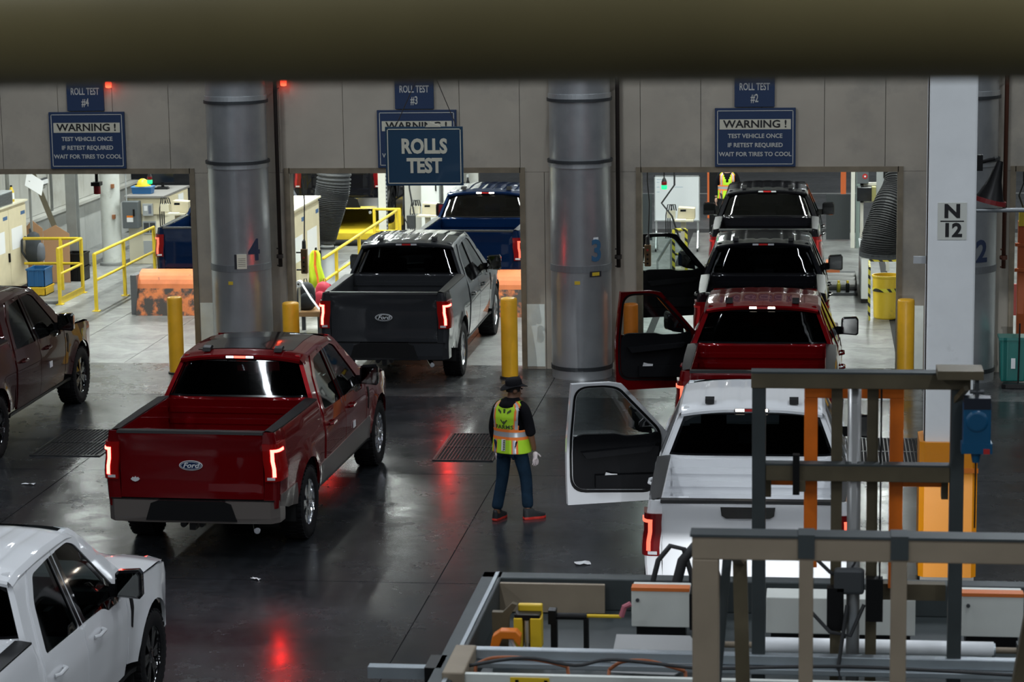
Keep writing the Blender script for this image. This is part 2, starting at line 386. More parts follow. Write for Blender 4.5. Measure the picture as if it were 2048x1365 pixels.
def arch(xc, zlo=.50, r=.49, zc=.42, n=14, rev=False):
    a0 = math.asin((zlo-zc)/r); p = [(xc+r*math.cos(a0+(PI-2*a0)*k/n), zc+r*math.sin(a0+(PI-2*a0)*k/n)) for k in range(n+1)]
    return p[::-1] if rev else p
HX, HY = 4.16, .985                                    # front door hinge
REAR_DOOR = [(2.06,.47),(3.045,.47),(3.045,1.845),(2.50,1.835),(2.28,1.62),(2.10,1.26),(2.06,1.12)]
REAR_WIN = [(2.19,1.245),(2.995,1.225),(2.995,1.80),(2.55,1.775),(2.36,1.60)]
FRONT_DOOR = [(3.06,.47),(4.12,.47),(4.15,.60),(4.16,1.10),(4.19,1.20),(3.62,1.815),(3.48,1.845),(3.06,1.845)]
FRONT_WIN = [(3.105,1.225),(3.60,1.205),(3.72,1.15),(4.05,1.145),(4.06,1.22),(3.57,1.755),(3.43,1.803),(3.105,1.803)]
REAR_WIN = rnd(REAR_WIN, .05); FRONT_WIN = rnd(FRONT_WIN, .05)
TM = {}
def reg(name, mb, smooth=True, ang=0.6):
    me = mb.mesh(name, smooth)
    if smooth: autosmooth(me, ang)
    TM[name] = me
def side_fn(s, f, off=0.0, ox=0.0, oy=0.0): return lambda x, z: L(x-ox, s*(f(x, z)+off-oy), z)
CORNER = [(.795,.040),(.90,.043),(.940,.058),(.962,.095),(.972,.16),(.985,.40)]
def corner(t, z, off=0.0, s=1):
    """point on the wrap of a rear corner, t in 0..5"""
    i = min(int(t), 4); u = t-i; (y0, x0), (y1, x1) = CORNER[i], CORNER[i+1]
    y = y0+(y1-y0)*u; x = x0+(x1-x0)*u
    dy, dx = y1-y0, x1-x0; l = math.hypot(dy, dx)
    nrm = (dx/l, -dy/l)                                # outward (y, x)
    return L(x+nrm[1]*off, s*(y+nrm[0]*off+(D_(z)*.6 if z > 1.2 else D_(z))), z)
def strip(ts, zs, off, s, depth=.03):
    mb = MB(); n = len(ts)
    vs = [corner(t, z, off, s) for z in zs for t in ts]; fs = [(j*n+i, j*n+i+1, (j+1)*n+i+1, (j+1)*n+i) for j in range(len(zs)-1) for i in range(n-1)]
    mb.add(vs, fs)
    edge = [(t, zs[0]) for t in ts]+[(ts[-1], z) for z in zs[1:]]+[(t, zs[-1]) for t in ts[-2::-1]]+[(ts[0], z) for z in zs[-2:0:-1]]
    a = [corner(t, z, off, s) for t, z in edge]; b = [corner(t, z, off-depth, s) for t, z in edge]; k = len(a)
    mb.add(a+b, [(i, (i+1) % k, (i+1) % k+k, i+k) for i in range(k)])
    return mb
def frange(a, b, n): return [a+(b-a)*i/n for i in range(n+1)]
def rear_x(y, z, hw):
    return 1.94+max(0, z-1.40)*.50+.10*(min(1, abs(y)/hw))**8
def roof_z(x, y, rib=True):
    z = interp(x, [(2.12,1.888),(2.3,1.925),(2.9,1.945),(3.4,1.93),(3.55,1.905),(3.66,1.865)])-.055*(abs(y)/.71)**2.6
    if rib and 2.2 < x < 3.5:
        e = min(1, (x-2.2)/.1, (3.5-x)/.15)
        for yk in (-.5,-.3,-.1,.1,.3,.5): z -= .011*e*math.exp(-((y-yk)/.028)**2)
    return z
def hood_z(x, y):
    hw = W_(x)-.02; t = abs(y)/hw
    z = interp(x, [(4.30,1.20),(4.7,1.195),(5.2,1.165),(5.55,1.10),(5.74,1.00)])
    return z+.055*(1-t**3)-.02*math.exp(-((abs(y)-.45)/.06)**2)
def sheet(xs, ys, fn):
    mb = MB(); n = len(ys); mb.add([fn(x, y) for x in xs for y in ys], [(i*n+j, i*n+j+1, (i+1)*n+j+1, (i+1)*n+j) for i in range(len(xs)-1) for j in range(n-1)]); return mb
def build_truck_meshes():
    for s, S in ((1, 'L'), (-1, 'R')):
        IN = (s*.03, 0, 0)                              # a rim pointing into the car (object x = -y)
        reg('box_side'+S, patch([(.12,.62),(.12,1.42),(1.93,1.42),(1.93,.50)]+arch(1.22)+[(.42,.55)], [], .07, side_fn(s, box_y), IN))
        reg('rear_door'+S, patch(REAR_DOOR, [REAR_WIN], .07, side_fn(s, cab_y), IN))
        reg('rear_window'+S, patch(REAR_WIN, [], .12, side_fn(s, cab_y, -.012)))
        reg('rear_pillar'+S, patch([(2.975,1.235),(3.04,1.235),(3.04,1.80),(2.975,1.80)], [], .1, side_fn(s, cab_y, .004)))
        reg('front_fender'+S, patch([(4.18,.55)]+arch(4.91, rev=True)+[(5.42,.52),(5.70,.66),(5.74,.98),(5.62,1.06),(5.30,1.125),(4.80,1.165),(4.22,1.18),(4.18,1.10)], [], .07, side_fn(s, box_y), IN))
        reg('fender_vent'+S, patch([(4.25,.86),(4.29,.84),(4.34,1.06),(4.33,1.11),(4.26,1.12)], [], .06, side_fn(s, box_y, .005), IN))
        frame = [(1.96,.90),(2.02,.50),(4.17,.50),(4.20,1.17),(4.46,1.20),(3.66,1.865),(2.20,1.872),(1.96,1.40)]
        h1 = [(2.10,.62),(2.99,.62),(2.99,1.80),(2.53,1.79),(2.32,1.60),(2.14,1.25),(2.10,1.12)]
        h2 = [(3.11,.62),(4.11,.62),(4.12,1.10),(4.13,1.19),(3.60,1.77),(3.46,1.80),(3.11,1.80)]
        reg('cab_frame'+S, patch(frame, [h1, h2], .09, side_fn(s, cab_y, -.012), (s*.05,0,0)))
        reg('rocker'+S, patch([(1.72,.42),(4.40,.42),(4.40,.46),(1.72,.46)], [], .08, side_fn(s, box_y, .004), IN))
        reg('lower_trim'+S, patch([(1.76,.46),(4.38,.46),(4.36,.745),(1.72,.70)], [], .08, side_fn(s, box_y, .008), IN))
        reg('bed_lower'+S, patch([(.14,.62),(.14,.74),(.72,.74),(.735,.50),(.42,.54)], [], .06, side_fn(s, box_y, .007), IN))
        # front door, built about its hinge
        fd = lambda off=0.0: side_fn(s, cab_y, off, HX, HY)
        reg('front_door'+S, patch(FRONT_DOOR, [FRONT_WIN], .07, fd(), (s*.075,0,0)))
        reg('door_inner_frame'+S, patch(FRONT_DOOR, [rnd([(3.13,.66),(4.03,.60),(4.08,1.0),(4.08,1.22),(3.57,1.755),(3.43,1.79),(3.12,1.79)], .16, 6)], .07, fd(-.078)))
        reg('door_seal'+S, patch(rnd([(3.09,.605),(4.06,.55),(4.11,1.0),(4.11,1.24),(3.585,1.785),(3.44,1.818),(3.09,1.818)], .17, 6), [rnd([(3.115,.635),(4.035,.58),(4.085,1.0),(4.085,1.225),(3.57,1.76),(3.43,1.795),(3.115,1.795)], .16, 6)], .08, fd(-.086)))
        mb = patch(rnd([(3.125,.645),(4.04,.59),(4.10,1.0),(4.10,1.24),(3.95,1.20),(3.70,1.20),(3.60,1.235),(3.125,1.25)], .13, 6), [], .08, fd(-.11), (-s*.05,0,0))
        mb.prism([(3.25-HX,.99),(3.95-HX,1.03),(4.0-HX,1.09),(3.2-HX,1.06)], -(s*(.985-.11-.085-HY)), -(s*(.985-.10-HY)), 'yz')
        mb.prism([(3.35-HX,.66),(4.0-HX,.63),(4.0-HX,.78),(3.35-HX,.80)], -(s*(.955-.11-.055-HY)), -(s*(.955-.10-HY)), 'yz')
        reg('door_panel'+S, mb)
        reg('front_window'+S, patch(FRONT_WIN, [], .12, fd(-.012)))
        reg('front_pillar'+S, patch([(3.065,1.235),(3.135,1.235),(3.135,1.80),(3.065,1.80)], [], .1, fd(.004)))
        mb = MB(); mb.tube([L(3.24-HX, s*(.99+.012-HY), 1.07), L(3.27-HX, s*(.99+.045-HY), 1.075), L(3.42-HX, s*(.99+.045-HY), 1.08), L(3.45-HX, s*(.99+.012-HY), 1.08)], .016, 8); reg('front_handle'+S, mb)
        mb = MB(); mb.tube([L(2.22, s*(.99+.012), 1.07), L(2.25, s*(.99+.045), 1.075), L(2.40, s*(.99+.045), 1.08), L(2.43, s*(.99+.012), 1.08)], .016, 8); reg('rear_handle'+S, mb)
        # mirror: rounded housing with a stalk
        mb = MB(); prof = [(-.105,-.11),(.09,-.125),(.115,-.10),(.115,.09),(.09,.125),(-.085,.115),(-.11,.09),(-.118,-.085)]
        rings = [(.0,.86),(.02,1.0),(.09,.97),(.135,.72),(.15,.35)]; vs = []; n = len(prof)
        for dx, k in rings: vs += [L(3.82-HX+dx, s*(1.115+a*k-HY), 1.345+b*k) for a, b in prof]
        mb.add(vs, [(i*n+j, i*n+(j+1) % n, (i+1)*n+(j+1) % n, (i+1)*n+j) for i in range(len(rings)-1) for j in range(n)]+[tuple(range(n)), tuple(range(4*n, 5*n))])
        mb.prism([(3.86-HX,1.23),(4.02-HX,1.20),(4.0-HX,1.30),(3.90-HX,1.33)], -s*(.93-HY), -s*(1.03-HY), 'yz')
        reg('mirror'+S, mb)
        mb = MB(); mb.add([L(3.817-HX, s*(1.115+a*.80-HY), 1.345+b*.80) for a, b in prof], [tuple(range(n))]); reg('mirror_glass'+S, mb, False)
        # rear corner, tail lamp
        zs = frange(.60, 1.42, 8); ts = [i*.25 for i in range(13)]
        reg('rear_post'+S, strip(ts, zs, -.012, s, .05))
        reg('tail_lamp'+S, strip(frange(.12, 4.62, 18), frange(.90, 1.30, 5), .010, s))
        a = strip([.92,1.0,1.3,1.62], frange(.95, 1.215, 3), .016, s, .01); b = strip([.92,1.0,1.5,2.0,2.5,3.0,3.5,4.0,4.25], frange(1.215, 1.245, 1), .016, s, .01)
        a.add(b.v, b.f); reg('tail_light_bar'+S, a)
        reg('reverse_lens'+S, strip([.35,.6,.9,1.3], frange(.915, .945, 1), .016, s, .01))
        # bed rail cap
        xs = frange(.11, 1.93, 12)
        mb = sheet(xs, [0, .35, 1], lambda x, t: L(x, s*(.80+(box_y(x,1.42)+.004-.80)*t), 1.434-(.012 if t == 1 else 0)))
        mb.add([L(x, s*(box_y(x,1.42)+.004), z) for x in xs for z in (1.422, 1.40)], [(2*i, 2*i+1, 2*i+3, 2*i+2) for i in range(12)])
        mb.add([L(x, s*.80, z) for x in xs for z in (1.434, 1.38)], [(2*i, 2*i+1, 2*i+3, 2*i+2) for i in range(12)])
        reg('bed_rail_cap'+S, mb)
        # wheel liners
        for nm, xc in (('rear', 1.22), ('front', 4.91)):
            mb = MB(); A = frange(-.25, PI+.25, 16)
            mb.add([L(xc+.50*math.cos(a), s*y, .42+.50*math.sin(a)) for a in A for y in (.58, .955)], [(2*i, 2*i+1, 2*i+3, 2*i+2) for i in range(16)])
            mb.add([L(xc+.50*math.cos(a), s*.58, .42+.50*math.sin(a)) for a in A], [tuple(range(17))]); reg(nm+'_wheel_liner'+S, mb)
        # head lamp
        mb = MB(); pts = [(.60,.80),(.60,1.03),(.72,1.07),(.86,1.06),(.90,1.0),(.88,.82)]
        mb.add([L(5.80-(max(0, y-.60)/.3)**2*.14, s*y, z) for y, z in pts]+[L(5.60, s*y*.99, z) for y, z in pts], [tuple(range(6)), tuple(range(11, 5, -1))]+[(i, (i+1) % 6, (i+1) % 6+6, i+6) for i in range(6)]); reg('head_lamp'+S, mb, False)
        # seats
        mb = MB(); mb.cbox((-s*.40, 3.32, .86), (.52, .54, .20))
        M = Matrix.Translation((-s*.40, 3.02, 1.0)) @ Matrix.Rotation(.22, 4, 'X'); mb.cbox((0, 0, .26), (.50, .14, .56), M)
        mb.cbox((0, .0, .63), (.26, .10, .19), M); reg('front_seat'+S, mb, False)
    mb = MB(); mb.cbox((0, 2.52, .86), (1.40, .46, .18)); mb.cbox((0, 2.22, 1.14), (1.40, .14, .50))
    for y in (-.45, .45): mb.cbox((y, 2.20, 1.44), (.27, .10, .15))
    reg('rear_bench', mb, False)
    mb = MB(); mb.prism([(3.98,.80),(4.42,.80),(4.42,1.17),(4.10,1.20),(3.98,1.12)], -.86, .86, 'yz'); mb.cbox((.40, 3.92, 1.08), (.05, .2, .05)); reg('dashboard', mb, False)
    mb = MB(); M = Matrix.Translation((-.40, 3.80, 1.10)) @ Matrix.Rotation(1.15, 4, 'X')
    mb.lathe([(.175,-.012),(.19,0),(.175,.012),(.16,0)], 24, M, closed=True); mb.cbox((0,0,0), (.34,.06,.03), M); mb.cbox((0,-.08,0), (.05,.16,.03), M); reg('steering_wheel', mb)
    mb = MB(); mb.box(-.93, .93, 1.96, 4.40, .50, .62); mb.box(-.86, .86, 4.28, 4.40, .62, 1.16); mb.box(-.80, .80, 4.40, 5.62, .55, 1.00); reg('floor_pan', mb, False)
    mb = MB(); mb.box(-.50, .50, .18, 5.50, .40, .58); mb.tube([(-.75,1.22,.40),(.75,1.22,.40)], .07); mb.tube([(-.75,4.91,.40),(.75,4.91,.40)], .05); mb.lathe([(.0,-.14),(.12,-.12),(.15,0),(.12,.12),(0,.14)], 12, Matrix.Translation((0,1.22,.40)))
    reg('chassis', mb, False)
    # cargo bed
    mb = MB(); mb.box(-.80, .80, .12, 1.90, .84, .90); mb.box(-.82, -.79, .12, 1.90, .90, 1.42); mb.box(.79, .82, .12, 1.90, .90, 1.42); mb.box(-.80, .80, 1.88, 1.92, .90, 1.41)
    for sg in (-1, 1): mb.prism([(.78,.90),(.92,1.12),(1.50,1.12),(1.64,.90)], sg*.60, sg*.79, 'yz')
    for z in (1.03, 1.16, 1.29): mb.box(-.78, .78, 1.862, 1.88, z-.03, z+.03)
    for k in range(9): mb.box(-.56+k*.14-.035, -.56+k*.14+.035, .14, 1.86, .90, .912)
    reg('cargo_bed', mb, False)
    # tailgate
    def tg(y, z):
        x = .042
        if z > 1.30: x -= .022*min(1, (z-1.30)/.05)
        if .80 < z < 1.26: x += .010
        return L(x+.012*(abs(y)/.79)**6, y, z)
    reg('tailgate', patch([(-.785,.70),(.785,.70),(.785,1.41),(-.785,1.41)], [], .055, tg, (0,.06,0)))
    mb = MB(); mb.prism([(.018,1.405),(.13,1.405),(.135,1.43),(.03,1.432)], -.80, .80, 'yz'); reg('tailgate_cap', mb, False)
    mb = MB(); mb.prism([(.5*math.cos(a)*.52, .5*math.sin(a)*.10) for a in frange(0, 2*PI, 24)[:-1]], -.03, .03, 'xz')
    mb = MB(); mb.prism([(-.24,-.05),(-.20,-.075),(.20,-.075),(.24,-.05),(.25,.03),(-.25,.03)], -.030, .02, 'xz'); reg('tailgate_handle', mb, False)
    # rear bumper: three faces and a stepped top
    bp = [(-.95,.30),(-.94,.12),(-.86,.02),(-.45,-.01),(.45,-.01),(.86,.02),(.94,.12),(.95,.30)]
    n = len(bp); mb = MB(); zz = [(.44,.9),(.50,1.0),(.66,1.0),(.68,.985)]
    mb.add([(x, .16+(y-.16)*k if i in (0,) else y, z) for i, (z, k) in enumerate(zz) for x, y in bp], [(j*n+i, j*n+i+1, (j+1)*n+i+1, (j+1)*n+i) for j in range(3) for i in range(n-1)])
    mb.add([(x, y, .68) for x, y in bp], [tuple(range(n))]); reg('rear_bumper', mb, False)
    mb = MB(); mb.prism([(-.50,.47),(.50,.47),(.44,.655),(.36,.685),(-.36,.685),(-.44,.655)], -.022, .30, 'xz'); mb.box(-.90,-.36,.03,.20,.682,.692); mb.box(.36,.90,.03,.20,.682,.692); reg('bumper_step', mb, False)
    mb = MB(); mb.box(-.035,.035,.02,.40,.36,.43); mb.tube([(.10,.02,.42),(.10,.10,.42)], .03); mb.tube([(-.10,.02,.42),(-.10,.10,.42)], .035); reg('tow_hitch', mb, False)
    mb = MB(); mb.tube([(.70,.05,.36),(.62,.30,.38),(.55,.60,.42)], .035, 12); reg('exhaust_tip', mb)
    # cab back wall and rear window
    hw = lambda z: cab_y(2.05, z)-.012
    out = [(-hw(z), z) for z in frange(1.02, 1.87, 8)]; outl = out+[(-a, z) for a, z in out[::-1]]
    hole = [(-.835,1.435),(.835,1.435),(.82,1.48),(.695,1.80),(.66,1.822),(-.66,1.822),(-.695,1.80),(-.82,1.48)]
    fx = lambda y, z: L(rear_x(y, z, hw(z)), y, z)
    reg('cab_back', patch(outl, [hole], .08, fx, (0,.03,0)))
    big = [(y*1.012, 1.62+(z-1.62)*1.03) for y, z in hole]
    reg('rear_glass', patch(big, [], .10, lambda y, z: L(rear_x(y, z, hw(z))-.003, y, z)))
    hs = [(y*.972, 1.625+(z-1.625)*.93) for y, z in hole]
    reg('rear_glass_trim', patch(big, [hs], .06, lambda y, z: L(rear_x(y, z, hw(z))-.006, y, z)))
    # roof
    ys = sorted(set([round(-.70+i*.025, 3) for i in range(57)])); xs = frange(2.12, 3.66, 30)
    for nm, rb in (('roof', True), ('roof_plain', False)):
        mb = sheet(xs, ys, lambda x, y: L(x, y, roof_z(x, y, rb)))
        for sg in (-1, 1): mb.add([L(x, sg*y, z) for x in xs for y, z in ((.70, roof_z(x,.70)), (.722, roof_z(x,.70)-.022), (.735, min(1.845, roof_z(x,.70)-.04)))], [(3*i+j, 3*i+j+1, 3*i+4+j, 3*i+3+j) for i in range(30) for j in (0,1)])
        mb.add([L(x, y, z) for y in ys for x, z in ((2.12, roof_z(2.12,y,rb)), (2.105, roof_z(2.12,y,rb)-.02), (2.125, roof_z(2.12,y,rb)-.05), (2.20, roof_z(2.12,y,rb)-.055))], [(4*i+j, 4*i+j+1, 4*i+5+j, 4*i+4+j) for i in range(56) for j in range(3)])
        reg(nm, mb)
    reg('roof_glass', patch([(2.36,-.56),(3.42,-.54),(3.46,-.48),(3.46,.48),(3.42,.54),(2.36,.56),(2.31,.50),(2.31,-.50)], [], .08, lambda x, y: L(x, y, roof_z(x, y, False)+.006), (0,0,-.02)))
    mb = MB(); mb.prism([(2.20,1.905),(2.34,1.93),(2.34,1.95),(2.28,1.965),(2.22,1.945)], -.045, .045, 'yz'); reg('roof_clip', mb, False)
    mb = MB(); mb.prism([(-.175,1.845),(.175,1.845),(.165,1.878),(-.165,1.878)], 2.100, 2.14, 'xz'); reg('brake_lamp_housing', mb, False)
    for nm, a, b in (('brake_lamp', -.066, .066), ('cargo_lampL', -.160, -.072), ('cargo_lampR', .072, .160)):
        mb = MB(); mb.prism([(a,1.849),(b,1.849),(b,1.874),(a,1.874)], 2.094, 2.12, 'xz'); reg(nm, mb, False)
    # windscreen, hood, front
    reg('windscreen', sheet(frange(0, 1, 8), frange(-1, 1, 14), lambda t, u: L(4.46-.86*t+.10*(1-u*u), u*(.87-.195*t), 1.19+.69*t)))
    reg('cowl', sheet(frange(4.28, 4.62, 3), frange(-.88, .88, 10), lambda x, y: L(x, y, 1.17+.01*(1-(y/.9)**2))))
    mb = sheet(frange(4.34, 5.76, 22), frange(-1, 1, 40), lambda x, u: L(x, u*(W_(x)-.025), hood_z(x, u*(W_(x)-.025)))); reg('hood', mb)
    mb = MB(); mb.box(-.60, .60, 5.66, 5.80, .72, 1.03)
    for z in (.78, .86, .94, 1.01): mb.box(-.60, .60, 5.79, 5.83, z-.018, z+.018)
    mb.box(-.62,.62,5.70,5.825,1.03,1.06); reg('grille', mb, False)
    mb = MB(); mb.prism([(-.90,5.45),(-.88,5.72),(-.62,5.86),(.62,5.86),(.88,5.72),(.90,5.45)], .44, .72, 'xy'); reg('front_bumper', mb, False)
    # wheel about its centre, axle along x, outer face towards +x
    R90 = Matrix.Rotation(PI/2, 4, 'Y')
    mb = MB(); mb.lathe([(.255,-.125),(.30,-.137),(.36,-.140),(.392,-.125),(.404,-.09),(.404,.09),(.392,.125),(.36,.140),(.30,.137),(.255,.125)], 40, R90, closed=True)
    for k in range(40):
        a = 2*PI*k/40; M = Matrix.Rotation(a, 4, 'X'); mb.cbox((.095, 0, .401), (.07, .035, .016), M); mb.cbox((-.095, 0, .401), (.07, .035, .016), M); mb.cbox((0, .03, .403), (.10, .03, .010), M)
    reg('tire', mb, True, .5)
    mb = MB(); mb.lathe([(.262,-.12),(.262,.105),(.268,.118),(.25,.122),(.238,.10),(.236,-.05),(.0,-.05)], 36, R90)
    for k in range(6):
        for da in (-.14, .14):
            a = 2*PI*k/6; M = Matrix.Rotation(a, 4, 'X')
            p = [(-.022,.045),(.022,.045),(.026+da*.2,.245),(-.026+da*.2,.245)]
            vs = [M @ Vector((x0, y+da*(.03+z*.22), z)) for x0 in (.07, .108) for y, z in p]
            vs = [Vector((v.x-(.02 if i > 3 and False else 0), v.y, v.z)) for i, v in enumerate(vs)]
            mb.add(vs, [(0,1,2,3),(7,6,5,4)]+[(i, (i+1) % 4, (i+1) % 4+4, i+4) for i in range(4)])
    mb.lathe([(.075,.05),(.075,.105),(.05,.116),(.0,.118)], 16, R90); reg('rim', mb, True, .5)
    mb = MB(); mb.lathe([(.0,.02),(.17,.02),(.17,.03),(0,.03)], 20, R90); reg('brake_disc', mb, False)
    # oval badge
    def oval(a, b, n=40): return [(a*math.cos(2*PI*k/n), b*math.sin(2*PI*k/n)) for k in range(n)]
    mb = MB(); mb.prism(oval(.118,.047), -.012, .004, 'xz'); reg('badge', mb, False)
    mb = MB(); mb.prism(oval(.128,.054), -.008, .004, 'xz'); reg('badge_ring', mb, False)
    mb = MB(); o1 = oval(.110,.040); o2 = oval(.105,.0365); n = 40
    mb.add([(x, -.0135, z) for x, z in o1]+[(x, -.0135, z) for x, z in o2], [(i, (i+1) % n, (i+1) % n+n, i+n) for i in range(n)]); reg('badge_line', mb, False)
    TM['badge_text'] = text_mesh('Ford', .075, bold=.022, shear=.30, sx=1.2, ext=.002)
    # crest beside the tail lamp
    mb = MB(); mb.prism([(-.05,.0),(-.03,.022),(-.012,.014),(0,.03),(.012,.014),(.03,.022),(.05,0),(.03,-.018),(0,-.028),(-.03,-.018)], -.008, .004, 'xz'); reg('crest', mb, False)
build_truck_meshes()
BLACK = mat('black_plastic', (.006,.006,.0065), .42, spec=.25); RUBBER = mat('tyre_rubber', (.007,.007,.008), .75, spec=.2, bump=.3, bscale=90); TRIM = mat('interior_trim', (.005,.0055,.007), .6, spec=.2)
SILVER = mat('badge_silver', (.72,.74,.76), .3, .25); CHROME = mat('chrome', (.75,.77,.8), .12, 1.0); GLOSSBLACK = mat('gloss_black', (.006,.006,.007), .08, coat=.6); ALLOYDARK = mat('dark_alloy', (.03,.03,.033), .3, .7); ALLOY = mat('bright_alloy', (.45,.46,.48), .25, 1.0)
GL_DARK = glass('privacy_glass', (.035,.04,.045)); GL_SIDE = glass('side_glass', (.13,.15,.15)); GL_CLEAR = glass('windscreen_glass', (.55,.62,.60)); MIRROR = mat('mirror_silver', (.16,.165,.16), .03, 1.0)
LENS_LIT = mat('red_lens_lit', (.035,.001,.0015), .2, coat=.5, spec=.1, emit=(1,.015,.012), estr=.06); LENS_RED = mat('red_lens', (.15,.003,.004), .12, coat=.8); LENS_WHITE = mat('clear_lens', (.55,.56,.58), .15, coat=.5)
TAIL_ON = mat('tail_light_lit', (.6,.02,.02), .3, emit=(1,.021,.016), estr=40.0); TAIL_DIM = mat('tail_light_dim', (.6,.02,.02), .3, emit=(1,.16,.09), estr=1.5)
TAIL_OFF = mat('tail_light_off', (.45,.02,.02), .2, coat=.6); BRAKE_ON = mat('brake_lamp_lit', (.6,.02,.02), .3, emit=(1,.06,.04), estr=6.0); CARGO_ON = mat('cargo_lamp_lit', (.8,.8,.75), .3, emit=(1,.88,.72), estr=14.0); CARGO_DIM = mat('cargo_lamp_soft', (.8,.8,.8), .3, emit=(.9,.97,1), estr=1.6)
BADGE_BLUE = mat('badge_blue', (.006,.02,.07), .2, coat=.5); STICKER = mat('sticker_white', (.75,.76,.78), .5); LINER = mat('wheel_well_black', (.006,.006,.006), .9); HEAD = mat('head_lamp_glass', (.35,.37,.4), .08, .3, coat=.6)
HEAD_ON = mat('head_lamp_lit', (.8,.8,.8), .2, emit=(.9,.95,1), estr=20.0)
def paint(name, col, metal=.35, rough=.28): return mat(name, col, rough, metal, coat=1.0, spec=.08)
P_RED = paint('rapid_red_paint', (.165,.0018,.004), .4, .24); P_DRED = paint('dark_red_paint', (.042,.0035,.0035), .3, .24); P_WHITE = paint('white_paint', (.80,.81,.83), 0, .35); P_GREY = paint('carbon_grey_paint', (.030,.032,.036), .2)
P_BLACK = paint('black_paint', (.006,.006,.008), .2); P_BLUE = paint('dark_blue_paint', (.002,.012,.048), .4); P_TAN = paint('stone_grey_paint', (.19,.165,.15), .45, .35)
def truck(label, paint_m, X, Y, yaw=0.0, lower=None, bumper=None, rim=ALLOYDARK, tail=TAIL_OFF, tailR=None, brake=TAIL_OFF, cargo=LENS_WHITE, roof='roof', roof_pane=False, open_door=0.0, clips=True, handle=False, head=False, z=0.0, bed=None, badge_z=1.06, crest=False, badge=BADGE_BLUE, stickers=False, trim_m=None, headw=60.0):
    t = thing('pickup_truck', label, 'truck', (X, Y, z), -yaw)
    G = lambda n, key, m_, p=t, **k: obj(n, TM[key], m_, p, **k)
    bed = bed or paint_m; bumper = bumper or CHROME; lower = lower or paint_m
    for s, S in ((1, 'L'), (-1, 'R')):
        G('bed_side', 'box_side'+S, paint_m); rd = G('rear_door', 'rear_door'+S, paint_m); G('front_fender', 'front_fender'+S, paint_m); G('cab_frame', 'cab_frame'+S, paint_m)
        G('window', 'rear_window'+S, GL_SIDE, rd); G('pillar_trim', 'rear_pillar'+S, GLOSSBLACK, rd); G('door_handle', 'rear_handle'+S, paint_m, rd)
        G('fender_vent', 'fender_vent'+S, BLACK)
        G('rocker_panel', 'rocker'+S, BLACK)
        if lower is not paint_m: G('lower_trim', 'lower_trim'+S, lower); G('lower_trim', 'bed_lower'+S, lower)
        fd = G('front_door', 'front_door'+S, paint_m, loc=L(HX, s*HY, 0), rz=(-s*open_door if s == 1 else 0))
        G('window', 'front_window'+S, GL_SIDE if not (open_door and s == 1) else GL_CLEAR, fd); G('pillar_trim', 'front_pillar'+S, GLOSSBLACK, fd); G('door_handle', 'front_handle'+S, paint_m, fd)
        G('inner_frame', 'door_inner_frame'+S, trim_m or paint_m, fd); G('door_panel', 'door_panel'+S, TRIM, fd)
        G('door_seal', 'door_seal'+S, BLACK, fd)
        G('mirror', 'mirror'+S, GLOSSBLACK, fd); G('mirror_glass', 'mirror_glass'+S, MIRROR, fd)
        G('rear_post', 'rear_post'+S, paint_m); tm = (tailR if (tailR and s == -1) else tail); tl = G('tail_lamp', 'tail_lamp'+S, LENS_LIT if tm is TAIL_ON else LENS_RED)
        G('light_bar', 'tail_light_bar'+S, tm, tl); G('reverse_lens', 'reverse_lens'+S, LENS_WHITE, tl)
        G('bed_rail_cap', 'bed_rail_cap'+S, BLACK)
        G('wheel_liner', 'rear_wheel_liner'+S, LINER); G('wheel_liner', 'front_wheel_liner'+S, LINER)
        hl = G('head_lamp', 'head_lamp'+S, HEAD_ON if head else HEAD)
        if head:
            mb = MB(); mb.box(-s*.74-.24, -s*.74+.24, 5.76, 6.03, 1.0012, 1.012); mb.build('beam_cutoff_plate', BLACK, hl)  # unseen plate added over the lamp, only to cut its beam off level
            ld = bpy.data.lights.new('headlight_beam', 'SPOT'); ld.energy = headw; ld.spot_size = .38; ld.spot_blend = .6; ld.shadow_soft_size = .001; ld.color = (.93,.97,1)
            lo = bpy.data.objects.new('headlight_beam', ld); COL.objects.link(lo); lo.parent = t; lo.location = L(5.83, s*.74, 1.0); lo.rotation_euler = (PI/2-.03, 0, -.03)
        G('front_seat', 'front_seat'+S, TRIM)
        if clips: G('roof_clip', 'roof_clip', BLACK, loc=(-s*.42, 0, 0))
        for xc in (1.22, 4.91):
            w = G('wheel', 'tire', RUBBER, loc=L(xc, s*.862, .405), rz=(PI if s == 1 else 0)); w.rotation_euler[0] = random.choice((0, PI/2, PI, -PI/2))
            G('rim', 'rim', rim, w); G('brake_disc', 'brake_disc', ALLOYDARK, w)
    G('rear_bench', 'rear_bench', TRIM); G('dashboard', 'dashboard', TRIM); G('steering_wheel', 'steering_wheel', BLACK); G('floor_pan', 'floor_pan', LINER); G('chassis', 'chassis', LINER)
    G('cargo_bed', 'cargo_bed', bed); tg = G('tailgate', 'tailgate', paint_m); G('tailgate_cap', 'tailgate_cap', BLACK, tg)
    if handle: G('tailgate_handle', 'tailgate_handle', BLACK, tg, loc=(0, .045, 1.345))
    G('badge_ring', 'badge_ring', SILVER, tg, loc=(0, .044, badge_z)); G('badge', 'badge', badge, tg, loc=(0, .044, badge_z)); G('badge_line', 'badge_line', SILVER, tg, loc=(0, .044, badge_z))
    G('badge_lettering', 'badge_text', SILVER, tg, loc=(0, .032, badge_z))
    if crest: G('crest', 'crest', SILVER, tg, loc=(-.62, .046, .90))
    rb = G('rear_bumper', 'rear_bumper', bumper); G('bumper_step', 'bumper_step', BLACK, rb); G('tow_hitch', 'tow_hitch', BLACK); G('exhaust_tip', 'exhaust_tip', CHROME)
